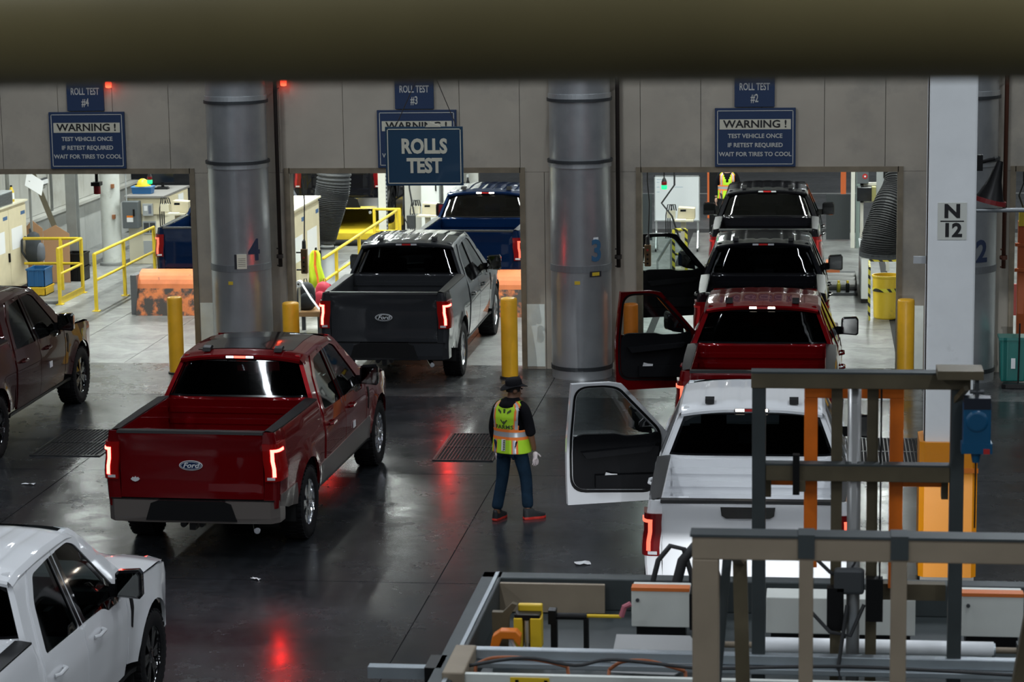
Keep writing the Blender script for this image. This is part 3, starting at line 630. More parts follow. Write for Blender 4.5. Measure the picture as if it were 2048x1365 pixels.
    G('cab_back', 'cab_back', paint_m); rg = G('rear_window', 'rear_glass', GL_DARK); G('window_border', 'rear_glass_trim', GLOSSBLACK, rg)
    rf = G('roof', roof, paint_m)
    if roof_pane: G('roof_pane', 'roof_glass', GLOSSBLACK, rf)
    bh = G('brake_lamp_housing', 'brake_lamp_housing', GLOSSBLACK); G('brake_lamp', 'brake_lamp', brake, bh); G('cargo_lamp', 'cargo_lampL', cargo, bh); G('cargo_lamp', 'cargo_lampR', cargo, bh)
    G('windscreen', 'windscreen', GL_CLEAR); G('cowl', 'cowl', BLACK); G('hood', 'hood', paint_m); G('grille', 'grille', BLACK); G('front_bumper', 'front_bumper', bumper)
    if stickers:
        mb = MB(); mb.box(1.004, 1.010, 3.40, 3.52, .78, .86); mb.build('paper_tag', STICKER, t)
    return t
D = math.radians
truck('glossy red pickup with tan lower trim, chrome wheels and lit tail lights, behind the man', P_RED, -6.57, 24.31, D(1.8), lower=P_TAN, bumper=P_TAN, rim=CHROME, tail=TAIL_ON, brake=BRAKE_ON, cargo=CARGO_DIM, roof='roof_plain', roof_pane=True, crest=True, stickers=True)
truck('white pickup with its driver door open, queued last for the roll test lane', P_WHITE, -.60, 21.53, D(-.6), tail=TAIL_DIM, brake=TAIL_OFF, cargo=CARGO_ON, open_door=D(72), handle=True, badge_z=1.12, bumper=P_WHITE)
truck('red pickup with its driver door open, ahead of the white queued pickup', P_RED, -.67, 28.05, D(.2), tail=TAIL_DIM, brake=TAIL_OFF, cargo=CARGO_ON, open_door=D(70), badge_z=1.06)
truck('black pickup with its driver door open, standing in a roll test doorway', P_BLACK, -.76, 34.15, D(-.6), open_door=D(70), trim_m=P_BLACK)
truck('black pickup inside the roll test booth, farthest one of its queue', P_BLACK, -.86, 41.46, D(-.3), tail=TAIL_OFF, bumper=CHROME)
truck('carbon grey pickup driving through the doorway of roll test 3', P_GREY, -6.24, 34.1, D(.1), tail=TAIL_ON, rim=ALLOY, bumper=P_GREY, badge=GLOSSBLACK, head=False)
truck('dark blue pickup with white cargo lamps lit, inside roll test booth 3', P_BLUE, -6.03, 41.31, D(1.0), cargo=CARGO_ON, tail=TAIL_DIM, brake=TAIL_OFF)
truck('dark blue pickup behind the jamb inside roll test booth 4', P_BLUE, -10.82, 41.75, D(0), tail=TAIL_DIM, bumper=CHROME)
truck('dark maroon pickup waiting before the doorway of roll test 4', P_DRED, -11.38, 28.03, D(-.6), rim=GLOSSBLACK, stickers=True, bumper=P_DRED)
truck('white pickup with its doors shut, standing alone behind the red pickup', P_WHITE, -6.74, 14.86, D(.2), rim=GLOSSBLACK, bumper=P_WHITE)
truck('black pickup on a yellow conveyor platform behind the booths', P_BLACK, -10.25, 50.9, 0, z=.25, tail=TAIL_OFF)
truck('black pickup waiting under the steel platform with head lights on', P_BLACK, -.60, 3.9, 0, head=True, headw=2600)
# ================================================================ things on the front wall
GALV = mat('galvanised_duct', (.54,.56,.575), .33, .72, var=.07, vscale=2.5, dirt=(.40,.43,.46), dscale=1.6, dth=(.5,.8)); BAND = mat('dark_band', (.05,.055,.06), .5, .6); DPIPE = mat('dark_pipe', (.035,.028,.025), .5, .4); BROWNPIPE = mat('rust_red_pipe', (.10,.035,.02), .5, .2)
INK_BLUE = mat('stencil_blue', (.025,.10,.20), .6); INK_DARK = mat('stencil_navy', (.015,.025,.06), .6); PAPER = mat('paper_white', (.72,.73,.74), .7); YEL_TAG = mat('yellow_tag', (.55,.38,.02), .6)
def wrap(me, r, ang0, zoff):
    bm = bmesh.new(); bm.from_mesh(me)
    for _ in range(2):
        le = [e for e in bm.edges if e.calc_length() > .04]
        if le: bmesh.ops.subdivide_edges(bm, edges=le, cuts=1)
    bmesh.ops.triangulate(bm, faces=bm.faces)
    for v in bm.verts:
        x, y, z = v.co; a = ang0+x/r; rr = r+.004-y; v.co = (math.sin(a)*rr, -math.cos(a)*rr, z+zoff)
    bm.to_mesh(me); bm.free(); return me
def curved_plate(r, a0, a1, z0, z1, off, mm, name, parent):
    n = 8; A = frange(a0, a1, n); mb = MB()
    mb.add([(math.sin(a)*rr, -math.cos(a)*rr, z) for a in A for rr, z in ((r+off, z0), (r+off, z1), (r, z1), (r, z0))], [(4*i+j, 4*i+(j+1) % 4, 4*i+4+(j+1) % 4, 4*i+4+j) for i in range(n) for j in range(4)]+[(0,1,2,3), (4*n+3, 4*n+2, 4*n+1, 4*n)])
    return mb.build(name, mm, parent)
def duct(x, num, inkm, extras, label):
    r = .452; y = YW-.492
    t = thing('exhaust_duct', label, 'duct', (x, y, 0))
    mb = MB(); mb.lathe([(r*.99,.0),(r*.99,.10),(r,.11),(r,8.99)], 48); mb.build('duct_tube', GALV, t, smooth=True)
    for z, w, dr, mm in ((4.14,.022,.030,BAND), (4.18,.05,.014,GALV), (3.24,.022,.032,BAND), (3.20,.05,.014,GALV), (1.66,.05,.006,mat('dull_seam', (.20,.21,.22), .5, .6)), (.16,.03,.010,BAND), (5.6,.03,.03,BAND)):
        mb = MB(); mb.lathe([(r,z-w),(r+dr,z-w),(r+dr,z+w),(r,z+w)], 48); mb.build('duct_band', mm, t, smooth=False)
    me = wrap(text_mesh(num, .44, bold=.03, sx=.85), r, extras['na'], 1.92); me.materials.clear(); me.materials.append(inkm); obj('stencil_number', me, None, t)
    for a0, a1, z0, z1, off, mm, nm in extras['plates']: curved_plate(r, a0, a1, z0, z1, off, mm, nm, t)
    return t, r, y
S_LAB = mat('instruction_label', (.62,.60,.48), .6)
BLKLAB = mat('black_label', (.015,.015,.02), .5)
t4, r, y = duct(-8.63, '4', INK_DARK, dict(na=.70, plates=[(.10,.42,1.66,1.88,.012,S_LAB,'instruction_label'), (.02,.10,1.66,1.88,.012,BLKLAB,'label_edge'), (-.22,-.06,1.42,1.47,.004,YEL_TAG,'yellow_tag')]), 'galvanised duct with a stencilled 4 beside the doorway of roll test 4')
for k in range(5): curved_plate(.452, .14, .38, 1.70+k*.028, 1.708+k*.028, .0135, mat('print_grey', (.2,.19,.15), .7), 'printed_line', t4)
t3, r, y = duct(-3.46, '3', INK_BLUE, dict(na=.63, plates=[(.52,.70,2.08,2.13,.003,PAPER,'white_tag'), (.38,.80,1.55,1.63,.008,BLKLAB,'black_label'), (.46,.72,1.565,1.615,.010,YEL_TAG,'yellow_label'), (-.12,.06,1.44,1.49,.004,YEL_TAG,'yellow_tag')]), 'galvanised duct with a stencilled blue 3 between the two middle doorways')
t2, r, y = duct(2.16, '2', INK_DARK, dict(na=.50, plates=[]), 'galvanised duct with a stencilled 2, half hidden by the white column')
for dx, lab, mm in ((-8.08, 'thin dark standpipe near the grey pickup and its yellow bollard', DPIPE), (-2.92, 'thin dark standpipe above the orange bollard', DPIPE), (2.74, 'thin rust red standpipe beside the duct marked 2', BROWNPIPE)):
    t = thing('standpipe', lab, 'pipe', (dx, YW-.24, 0))
    mb = MB(); mb.tube([(0,0,1.60),(0,0,8.99)], .032, 12); mb.build('riser', mm, t, smooth=True)
    mb = MB(); mb.tube([(-.055,-.012,1.76),(0,0,1.76)], .03, 10); mb.lathe([(.05,-.03),(.05,.03)], 12, Matrix.Translation((0,0,1.76))); mb.build('tee_branch', mm, t, smooth=True)
    for z in (1.88, 1.62): mb = MB(); mb.tube([(-.05,-.012,z),(.01,0,z)], .012, 8); mb.build('bracket_rod', mm, t, smooth=True)
    mb = MB(); mb.tube([(0,0,4.3),(0,.235,4.3)], .012, 8); mb.build('wall_bracket', mm, t)
# ---- signs
NAVY = mat('sign_navy', (.008,.028,.085), .55); CREAM = mat('sign_cream', (.55,.53,.43), .6); SIGN_TXT = mat('sign_text_pale', (.50,.50,.47), .6); SIGN_BLK = mat('sign_black', (.008,.008,.010), .5)
def warn_sign(x0, x1, label):
    c = (x0+x1)/2; w = x1-x0; z0, z1 = 3.085, 3.955; zc = (z0+z1)/2
    t = thing('warning_sign', label, 'sign', (c, YW-.03, 0))
    mb = MB(); mb.box(-w/2, w/2, -.02, .03, z0, z1); mb.build('board', NAVY, t, bevel=.004)
    mb = MB(); e = .035
    for a, b, cz, d in ((-w/2+e, w/2-e, z0+e, z0+e+.010), (-w/2+e, w/2-e, z1-e-.010, z1-e), (-w/2+e, -w/2+e+.010, z0+e, z1-e), (w/2-e-.010, w/2-e, z0+e, z1-e)): mb.box(a, b, -.024, -.02, cz, d)
    mb.build('border_line', SIGN_TXT, t)
    mb = MB(); mb.box(-w*.44, w*.44, -.024, -.02, zc+.12, zc+.27); mb.build('warning_strip', CREAM, t)
    lettering('warning_lettering', 'WARNING !', .155, SIGN_BLK, t, (0, -.026, zc+.195), bold=.02, sx=1.12)
    for k, (s_, sx) in enumerate((('TEST VEHICLE ONCE', .98), ('IF RETEST REQUIRED', 1.0), ('WAIT FOR TIRES TO COOL', .99))): lettering('instruction_lettering', s_, .088, SIGN_TXT, t, (0, -.024, zc+.02-k*.135), bold=.019, sx=sx)
def roll_sign(x0, x1, num, label):
    c = (x0+x1)/2; w = x1-x0; t = thing('roll_test_sign', label, 'sign', (c, YW-.03, 0))
    mb = MB(); mb.box(-w/2, w/2, -.015, .03, 3.97, 4.46); mb.build('board', NAVY, t, bevel=.004)
    lettering('test_lettering', 'ROLL TEST', .15, SIGN_TXT, t, (0, -.018, 4.265), bold=.014, sx=.62)
    lettering('number_lettering', num, .17, SIGN_TXT, t, (0, -.018, 4.095), bold=.014, sx=.62)
warn_sign(-11.68, -10.49, 'blue warning sign over the doorway with the long yellow rail')
warn_sign(-6.57, -5.36, 'blue warning sign about tyres half hidden behind the ROLLS TEST sign')
warn_sign(-1.49, -.30, 'blue warning sign over the doorway where the pickup queue enters')
roll_sign(-11.38, -10.80, '#4', 'small ROLL TEST #4 sign, beside a red beacon'); roll_sign(-6.29, -5.70, '#3', 'small ROLL TEST #3 sign, above the hung ROLLS TEST board'); roll_sign(-1.20, -.61, '#2', 'small ROLL TEST #2 sign, over the doorway of the pickup queue')
t = thing('hanging_sign', 'blue ROLLS TEST sign hung on a wire before the other signs', 'sign', (-5.40, 33.0, 0))
mb = MB(); mb.box(-.545, .545, -.018, .018, 3.115, 3.935); mb.build('board', mat('sign_blue', (.008,.040,.085), .3, coat=.3), t, bevel=.004)
mb = MB(); e = .028
for a, b, c_, d in ((-.545+e,.545-e,3.115+e,3.115+e+.012), (-.545+e,.545-e,3.935-e-.012,3.935-e), (-.545+e,-.533+e,3.115+e,3.935-e), (.533-e,.545-e,3.115+e,3.935-e)): mb.box(a, b, -.022, -.018, c_, d)
mb.build('border_line', CREAM, t)
lettering('rolls_lettering', 'ROLLS', .275, CREAM, t, (0, -.021, 3.655), bold=.042, sx=.82); lettering('test_lettering', 'TEST', .275, CREAM, t, (0, -.021, 3.385), bold=.042, sx=.82)
mb = MB(); mb.tube([(.46,0,3.93),(.06,.02,4.9),(.03,.02,9.0)], .006, 6); mb.tube([(-.40,0,3.93),(.06,.02,4.9)], .006, 6); mb.build('hanging_wire', DPIPE, t)
mb = MB(); mb.prism([(.02,3.93),(.09,4.0),(.22,3.95),(.24,3.93)], -.03, .03, 'xz'); mb.build('torn_card', CREAM, t)
# ---- red beacons high on the wall
RED_GLOW = mat('red_beacon_lit', (.6,.02,.01), .3, emit=(1,.07,.03), estr=7.0)
for x, z, lab in ((-10.70, 4.37, 'red beacon lit on the wall by the ROLL TEST #4 sign'), (-7.98, 4.38, 'red beacon lit on the wall beside the duct marked 4')):
    t = thing('beacon', lab, 'lamp', (x, YW, z))
    mb = MB(); mb.box(-.06,.06,-.14,.0,.06,.09); mb.build('bracket', DPIPE, t)
    mb = MB(); mb.lathe([(0,-.05),(.045,-.04),(.05,.04),(.03,.06),(0,.06)], 16, Matrix.Translation((0,-.09,0))); mb.build('lens', RED_GLOW, t, smooth=True)
# ---- bollards
BOLY = mat('bollard_yellow', (.82,.43,.02), .38, var=.10, vscale=4, dirt=(.30,.15,.02), dscale=3, dth=(.6,.8)); BOLO = mat('bollard_orange', (.75,.20,.015), .4, var=.08)
def bollard(x, y, h, r, mm, label):
    t = thing('bollard', label, 'bollard', (x, y, 0)); mb = MB(); mb.lathe([(r,0),(r,h-.03),(r*.95,h-.008),(r*.85,h),(0,h)], 28); mb.build('post', mm, t, smooth=True)
    mb = MB(); mb.lathe([(r*1.18,0),(r*1.18,.025),(r,.03)], 28); mb.build('base_ring', mat('scuffed_black', (.02,.02,.02), .7), t); autosmooth(t.children[0].data)
bollard(-9.665, 35.25, 1.18, .115, BOLY, 'yellow bollard at the right jamb of the doorway of roll test 4')
bollard(-7.79, 34.9, 1.16, .125, BOLY, 'yellow bollard between the duct marked 4 and the grey pickup')
bollard(-4.52, 35.10, 1.21, .125, BOLY, 'yellow bollard right behind the man in the vest')
bollard(1.33, 35.50, 1.15, .125, BOLY, 'yellow bollard at the right jamb of the doorway with the pickup queue')
bollard(-2.72, 35.30, 1.10, .11, BOLO, 'orange bollard seen through the open door window of the red pickup')
# ---- floor grates
STEEL_D = mat('grate_steel', (.05,.052,.055), .4, .7); PIT = mat('drain_pit', (.004,.004,.004), .9)
for (x0, x1), lab in (((-10.05,-9.15), 'dark floor grate between the maroon and the red pickup'), ((-4.78,-4.04), 'dark floor grate beside the man in the vest'), ((.55,1.32), 'dark floor grate by the white column')):
    t = thing('floor_grate', lab, 'grate', ((x0+x1)/2, 30.22, 0)); w = x1-x0
    mb = MB(); mb.box(-w/2, w/2, -.80, .80, .0005, .002); mb.build('pit', PIT, t)
    mb = MB(); mb.box(-w/2-.02, -w/2+.01, -.82, .82, .0005, .014); mb.box(w/2-.01, w/2+.02, -.82, .82, .0005, .014); mb.box(-w/2, w/2, -.82, -.79, .0005, .014); mb.box(-w/2, w/2, .79, .82, .0005, .014); mb.box(-w/2, w/2, -.015, .015, .0005, .013); mb.build('rim_frame', STEEL_D, t)
    n = 17; mb = MB(); mb.box(-.006, .006, -.79, .79, .0005, .012); bm_ = mb.mesh('grate_bar'); bm_.materials.append(STEEL_D)
    for k in range(n): obj('grate_bar', bm_, None, t, loc=(-w/2+w*(k+.5)/n, 0, 0))
# ---- white column with its sign and guard
COLW = mat('column_white', (.84,.86,.87), .5, var=.04, vscale=3, dirt=(.5,.51,.5), dscale=2.2, dth=(.62,.85))
t = thing('building_column', 'square white steel column carrying the N 12 sign', 'column', (1.345, 24.35, 0))
mb = MB(); mb.box(-.235, .235, -.235, .235, 0, 9.0); mb.build('shaft', COLW, t, bevel=.02)
mb = MB(); mb.cbox((-.30,.0,3.28), (.13,.06,.07)); mb.build('conduit_box', mat('grey_box', (.4,.41,.42), .5), t)
mb = MB(); mb.tube([(-.238,-.2,.3),(-.238,-.2,9)], .010, 6); mb.build('conduit', DPIPE, t)
g_ = thing('column_sign', 'white N over 12 location plate on the white column', 'sign', (1.345, 24.35-.235, 3.70))
mb = MB(); mb.box(-.142,.142,-.008,.0,-.185,.185); mb.build('plate', mat('sign_offwhite', (.62,.63,.58), .5), g_)
lettering('letter_n', 'N', .185, SIGN_BLK, g_, (0, -.010, .095), bold=.042, sx=1.15); lettering('number_12', '12', .185, SIGN_BLK, g_, (0, -.010, -.095), bold=.042, sx=1.05)
mb = MB(); mb.box(-.115,.115,-.011,-.008,-.006,.006); mb.build('dividing_line', SIGN_BLK, g_)
t = thing('column_guard', 'yellow plastic guard around the foot of the white column', 'guard', (1.345, 24.35, 0))
GY = mat('guard_yellow', (.76,.27,.006), .35, coat=.2)
for sg in (-1, 1):
    mb = MB(); mb.prism([(sg*.0,-.29),(sg*.24,-.29),(sg*.29,-.24),(sg*.29,.24),(sg*.24,.29),(sg*.0,.29),(sg*.0,.238),(sg*.238,.238),(sg*.238,-.238),(sg*.0,-.238)], .06, 1.46, 'xy'); mb.build('guard_half', GY, t)
mb = MB(); mb.box(-.27,.27,-.27,.27,0,.06); mb.build('foot', mat('concrete_pad', (.3,.29,.27), .8), t)
for z in (.35, 1.15): mb = MB(); mb.box(-.296,.296,-.296,-.290,z,z+.05); mb.build('strap', BOLO, t)
# ---- megaphone horn and teal bin by the duct 2, cable
t = thing('horn_speaker', 'dark red rimmed horn hung beside the white column', 'horn', (1.775, 24.45, 4.05))
mb = MB(); mb.lathe([(.03,.22),(.05,.12),(.07,.02),(.13,-.14),(.16,-.20)], 20, Matrix.Rotation(.25,4,'Y')); mb.build('bell', BLACK, t, smooth=True)
mb = MB(); mb.lathe([(.155,-.165),(.168,-.165),(.172,-.21),(.155,-.21)], 20, Matrix.Rotation(.25,4,'Y')); mb.build('rim_band', mat('horn_red', (.18,.01,.012), .5), t)
mb = MB(); mb.tube([(-.15,0,.2),(0,0,.24)], .02); mb.cbox((-.155,0,.2),(.07,.1,.16)); mb.build('mount', BLACK, t)
tr = MB(); tr.tube([(1.58,24.35,3.78),(9.0,25.2,3.72)], .022, 8); tag(tr.build('cable_conduit', mat('grey_pipe', (.25,.27,.28), .4, .5)), 'thin grey conduit running right from the white column', 'pipe')
TEAL = mat('bin_teal', (.010,.15,.13), .35, coat=.2)
t = thing('waste_bin', 'teal plastic bin standing before the duct marked 2', 'bin', (2.84, 34.98, 0))
mb = MB(); vs = [(sx*(.17+.02*k), sy*(.15+.02*k), z) for k, z in ((0,.05),(1,.66)) for sx, sy in ((-1,-1),(1,-1),(1,1),(-1,1))]; mb.add(vs, [(0,1,2,3)]+[(i,(i+1)%4,(i+1)%4+4,i+4) for i in range(4)]); mb.build('body', TEAL, t, bevel=.02)
mb = MB(); mb.prism([(-.205,-.185),(.205,-.185),(.205,.185),(-.205,.185)], .66, .70, 'xy'); mb.build('rim', TEAL, t)
for x in (-.08, .08): mb = MB(); mb.box(x-.008, x+.008, -.186, -.172, .12, .64); mb.build('rib', TEAL, t)
mb = MB(); mb.box(-.03,.03,-.19,-.178,.25,.40); mb.build('bin_sticker', PAPER, t)
t = thing('floor_squeegee', 'black squeegee leaning on the teal bin', 'squeegee', (2.92, 34.62, 0)); mb = MB(); mb.tube([(-.02,0,.06),(0,.13,.92)], .012, 8); mb.build('handle', BLACK, t)
mb = MB(); mb.prism([(-.26,-.08),(.14,-.10),(.16,.06),(-.22,.10)], 0, .07, 'xy'); mb.build('head', BLACK, t, bevel=.01)
# ---- litter on the hall floor
for k, (x, y, w, d, rz, lab) in enumerate(((-2.42,24.55,.16,.12,.3,'crumpled clear wrapper on the floor left of the white pickup'), (-7.95,26.9,.10,.07,.6,'white paper scrap on the floor left of the red pickup'), (-5.75,23.7,.10,.05,-.3,'white paper scrap on the floor behind the red pickup'), (-6.9,22.9,.12,.04,.1,'thin white paper strip on the floor behind the red pickup'), (-9.55,27.8,.18,.05,-.2,'paper strip on the floor near the maroon pickup'))):
    mb = MB(); random.seed(k); n = 5
    vs = [((i/(n-1)-.5)*w, (j/(n-1)-.5)*d, .004+random.random()*.02) for i in range(n) for j in range(n)]
    mb.add(vs, [(i*n+j, i*n+j+1, (i+1)*n+j+1, (i+1)*n+j) for i in range(n-1) for j in range(n-1)]); o = mb.build('litter_scrap', PAPER, None, loc=(x, y, 0), rz=rz); tag(o, lab, 'litter')
random.seed(11)
# ================================================================ inside the test booths
SAFE_Y = mat('safety_yellow', (.72,.52,.03), .45, var=.06, vscale=8, dirt=(.45,.33,.08), dscale=5, dth=(.62,.8)); CAB = mat('cabinet_cream', (.62,.55,.38), .5, var=.04); CAB2 = mat('cabinet_cream_pale', (.66,.62,.48), .5); DGREY = mat('dark_grey_metal', (.06,.065,.07), .5, .3); LGREY = mat('light_grey_metal', (.38,.40,.41), .5, .2)
SCREEN = mat('dark_screen', (.006,.008,.012), .15); ORANGE_W = mat('worn_orange_plate', (.75,.22,.08), .55, var=.12, vscale=4, dirt=(.12,.07,.05), dscale=3.2, dth=(.62,.68)); ORANGE_W2 = mat('scraped_orange_plate', (.60,.17,.05), .55, var=.2, vscale=6, dirt=(.05,.04,.035), dscale=4.5, dth=(.42,.54))
CARD = mat('cardboard', (.42,.24,.13), .8); BLUEP = mat('crate_blue', (.015,.10,.26), .45); REDP = mat('plain_red', (.42,.02,.02), .45); TANW = mat('wood_tan', (.34,.19,.08), .6); GREEN_LIT = mat('green_lamp_lit', (.02,.5,.15), .3, emit=(.015,.75,.2), estr=1.6); CORR = mat('hose_grey', (.045,.047,.05), .55); HOSE_B = mat('hose_black', (.022,.023,.025), .6)
def rail(name, label, pts, posts, mids=(.55,), h=1.05, r=.028, mm=SAFE_Y, feet=True, group=None):
    """pts: plan points of the top rail; posts: plan points of the posts"""
    c = pts[0]; t = thing(name, label, 'railing', (c[0], c[1], 0), group=group); q = lambda p, z: (p[0]-c[0], p[1]-c[1], z)
    mb = MB(); mb.tube([q(p, h-r) for p in pts], r, 10); mb.build('top_rail', mm, t, smooth=True)
    for z in mids: mb = MB(); mb.tube([q(p, z) for p in pts], r*.9, 10); mb.build('mid_rail', mm, t, smooth=True)
    for p in posts:
        mb = MB(); mb.bar(q(p, .012), q(p, h-r), .055, .055); o = mb.build('post', mm, t)
        if feet: mb = MB(); mb.cbox(q(p, .006), (.13,.13,.012)); mb.build('foot_plate', mm, o)
    return t
def cabinet(label, x0, x1, y0, y1, h, face='+x', doors=2, mm=CAB):
    t = thing('electrical_cabinet', label, 'cabinet', ((x0+x1)/2, (y0+y1)/2, 0)); w = (x1-x0)/2; d = (y1-y0)/2
    mb = MB(); mb.box(-w, w, -d, d, .08, h); mb.build('body', mm, t, bevel=.01); mb = MB(); mb.box(-w+.02, w-.02, -d+.02, d-.02, 0, .08); mb.build('plinth', DGREY, t)
    mb = MB(); mb.box(-w-.03, w+.05, -d-.03, d+.03, h, h+.03); mb.build('top_cover', CAB2, t)
    for k in range(doors):
        a = -d+.02+k*(2*d-.04)/doors; b = a+(2*d-.04)/doors-.015
        mb = MB(); mb.box(w, w+.018, a, b, .12, h-.06); o = mb.build('door', mm, t)
        mb = MB(); mb.box(w+.018, w+.05, b-.10, b-.06, h*.38, h*.48); mb.build('handle', BLACK, o)
        mb = MB(); mb.box(w+.018, w+.021, a+.12, b-.25, h*.50, h*.74); mb.build('notice', PAPER, o)
        mb = MB(); mb.box(w+.018, w+.021, b-.30, b-.06, h*.86, h*.90); mb.build('name_plate', mat('plate_blue', (.05,.12,.25), .5), o)
    return t
# ---- lane of roll test 4
rail('guard_rail', 'long yellow guard rail beside the orange ramp of roll test 4', [(-12.72,41.15),(-12.72,45.1)], [(-12.72,41.17),(-12.72,43.0),(-12.72,45.08)])
t = rail('guard_rail', 'yellow corner rail with toe board before the cream cabinet', [(-14.75,43.35),(-13.63,43.35),(-13.62,41.88)], [(-14.03,43.35),(-13.63,43.33),(-13.62,41.9)], h=1.05)
mb = MB(); mb.box(1.11, 1.14, -1.45, 0, .0, .12); mb.build('toe_board', SAFE_Y, t)
mb = MB(); mb.box(.0, 1.12, -1.4, 0, .0, .05); mb.build('step_plate', PLATE, t)
cabinet('cream electrical cabinet with a backpack on it, behind the corner rail', -15.17, -14.92, 42.0, 44.05, 1.66)
t = thing('cooling_unit', 'grey cooling unit with a mesh front on top of the cream cabinet', 'cooling unit', (-15.06, 42.75, 1.69))
mb = MB(); mb.box(-.2,.18,-.5,.5,0,.26); mb.build('case', LGREY, t, bevel=.01)
for k in range(9): mb = MB(); mb.box(.18,.19,-.46,.46,.03+k*.024,.042+k*.024); mb.build('louvre', DGREY, t)
t = thing('spray_bottle', 'yellow bottle with a white label on top of the cream cabinet', 'bottle', (-15.02, 43.6, 1.69)); mb = MB(); mb.lathe([(0,0),(.05,0),(.05,.2),(.025,.25),(.02,.28)], 14); mb.build('bottle_body', SAFE_Y, t, smooth=True); mb = MB(); mb.lathe([(.052,.05),(.052,.17)], 14); mb.build('bottle_label', PAPER, t); mb = MB(); mb.lathe([(.022,.28),(.022,.31),(0,.31)], 10); mb.build('cap', BLACK, t)
def backpack(label, x, y, z, m1, m2, rz=0, sc=1.0):
    t = thing('backpack', label, 'bag', (x, y, z), rz); t.scale = (sc, sc, sc)
    mb = MB(); rings = []
    prof = [(.10,.08,0),(.155,.10,.05),(.17,.11,.2),(.155,.10,.36),(.11,.08,.44),(.04,.03,.48)]; n = 16
    vs = [(a*math.copysign(abs(math.cos(2*PI*k/n))**.6, math.cos(2*PI*k/n)), b*math.copysign(abs(math.sin(2*PI*k/n))**.6, math.sin(2*PI*k/n)), zz) for a, b, zz in prof for k in range(n)]
    mb.add(vs, [(i*n+j, i*n+(j+1)%n, (i+1)*n+(j+1)%n, (i+1)*n+j) for i in range(5) for j in range(n)]+[tuple(range(n)), tuple(range(5*n,6*n))]); mb.build('bag_body', m1, t, smooth=True)
    mb = MB(); vs = [(a*.75*math.copysign(abs(math.cos(2*PI*k/n))**.6, math.cos(2*PI*k/n)), -.10+b*.6*math.copysign(abs(math.sin(2*PI*k/n))**.6, math.sin(2*PI*k/n)), .02+zz*.6) for a, b, zz in prof for k in range(n)]
    mb.add(vs, [(i*n+j, i*n+(j+1)%n, (i+1)*n+(j+1)%n, (i+1)*n+j) for i in range(5) for j in range(n)]+[tuple(range(n)), tuple(range(5*n,6*n))]); mb.build('front_pocket', m2, t, smooth=True)
    for sx in (-.08, .08): mb = MB(); mb.tube([(sx,.09,.42),(sx*1.4,.15,.36),(sx*1.5,.15,.18),(sx,.09,.06)], .018, 6); mb.build('strap', m1, t)
    mb = MB(); mb.tube([(-.03,.04,.46),(-.02,.05,.53),(.02,.05,.53),(.03,.04,.46)], .010, 6); mb.build('top_loop', m1, t)
    return t
BAGD = mat('bag_charcoal', (.025,.03,.036), .8); BAGG = mat('bag_grey', (.10,.11,.13), .8); BAGN = mat('bag_black', (.012,.013,.017), .7); BAGR = mat('bag_red', (.50,.03,.06), .6)
backpack('charcoal backpack hanging on the cream cabinet by the corner rail', -14.69, 43.75, .52, BAGD, BAGG, PI/2, 1.2)
def crate(label, x, y, z, w, d, h, mm, group=None):
    t = thing('plastic_crate', label, 'crate', (x, y, z), 0, group); mb = MB()
    mb.box(-w/2,w/2,-d/2,d/2,0,.015); mb.box(-w/2,w/2,-d/2,-d/2+.012,0,h); mb.box(-w/2,w/2,d/2-.012,d/2,0,h); mb.box(-w/2,-w/2+.012,-d/2,d/2,0,h); mb.box(w/2-.012,w/2,-d/2,d/2,0,h); mb.build('shell', mm, t)
    mb = MB(); mb.box(-w/2-.015,w/2+.015,-d/2-.015,-d/2,h-.03,h); mb.box(-w/2-.015,w/2+.015,d/2,d/2+.015,h-.03,h); mb.box(-w/2-.015,-w/2,-d/2,d/2,h-.03,h); mb.box(w/2,w/2+.015,-d/2,d/2,h-.03,h); mb.build('rim', mm, t)
    for k in range(4): mb = MB(); x0 = -w/2+w*(k+.5)/4; mb.box(x0-.01,x0+.01,-d/2-.012,-d/2,.01,h-.03); mb.build('rib', mm, t)
    return t
crate('yellow plastic crate under the blue crate behind the corner rail', -14.30, 42.85, .05, .36, .5, .16, mat('crate_yellow', (.70,.45,.02), .5))
crate('blue plastic crate standing on the yellow crate', -14.30, 42.85, .21, .34, .46, .34, BLUEP)
crate('black plastic crate, lower one of the pair beside the steel column', -14.24, 45.0, 0, .34, .42, .27, BLACK); crate('black plastic crate, upper one of the pair beside the steel column', -14.24, 45.0, .27, .34, .42, .27, BLACK)
STL = mat('painted_steel_grey', (.26,.27,.265), .5, .2, var=.15, vscale=3)
t = thing('steel_column', 'grey steel H column with a diagonal brace in roll test booth 4', 'column', (-14.48, 45.6, 0))
mb = MB(); mb.box(-.10,.10,-.11,-.09,0,5.39); mb.box(-.10,.10,.09,.11,0,5.39); mb.box(-.012,.012,-.09,.09,0,5.39); mb.build('shaft', STL, t)
mb = MB(); mb.bar((-.12,-.2,.45), (-.95,-.4,2.9), .085, .10); mb.build('diagonal_brace', mat('brace_olive', (.17,.155,.11), .5, .3), t)
t = thing('round_column', 'round white painted column behind the long yellow rail', 'column', (-14.18, 47.15, 0)); mb = MB(); mb.lathe([(.20,0),(.20,5.39)], 28); mb.build('shaft', mat('chipped_white', (.62,.64,.61), .5, var=.06, dirt=(.34,.33,.29), dscale=2.4, dth=(.55,.75)), t, smooth=True)
mb = MB(); mb.lathe([(.26,0),(.26,.05),(.2,.06)], 28); mb.build('base_collar', STL, t)
for z in (1.0, 1.62): mb = MB(); mb.cbox((.12,-.2,z),(.06,.07,.08)); mb.build('junction_box', mat('rust_box', (.30,.12,.05), .6), t)
t = thing('cardboard_sheet', 'tan cardboard sheets leaning by the steel column', 'cardboard', (-14.9, 44.6, 0))
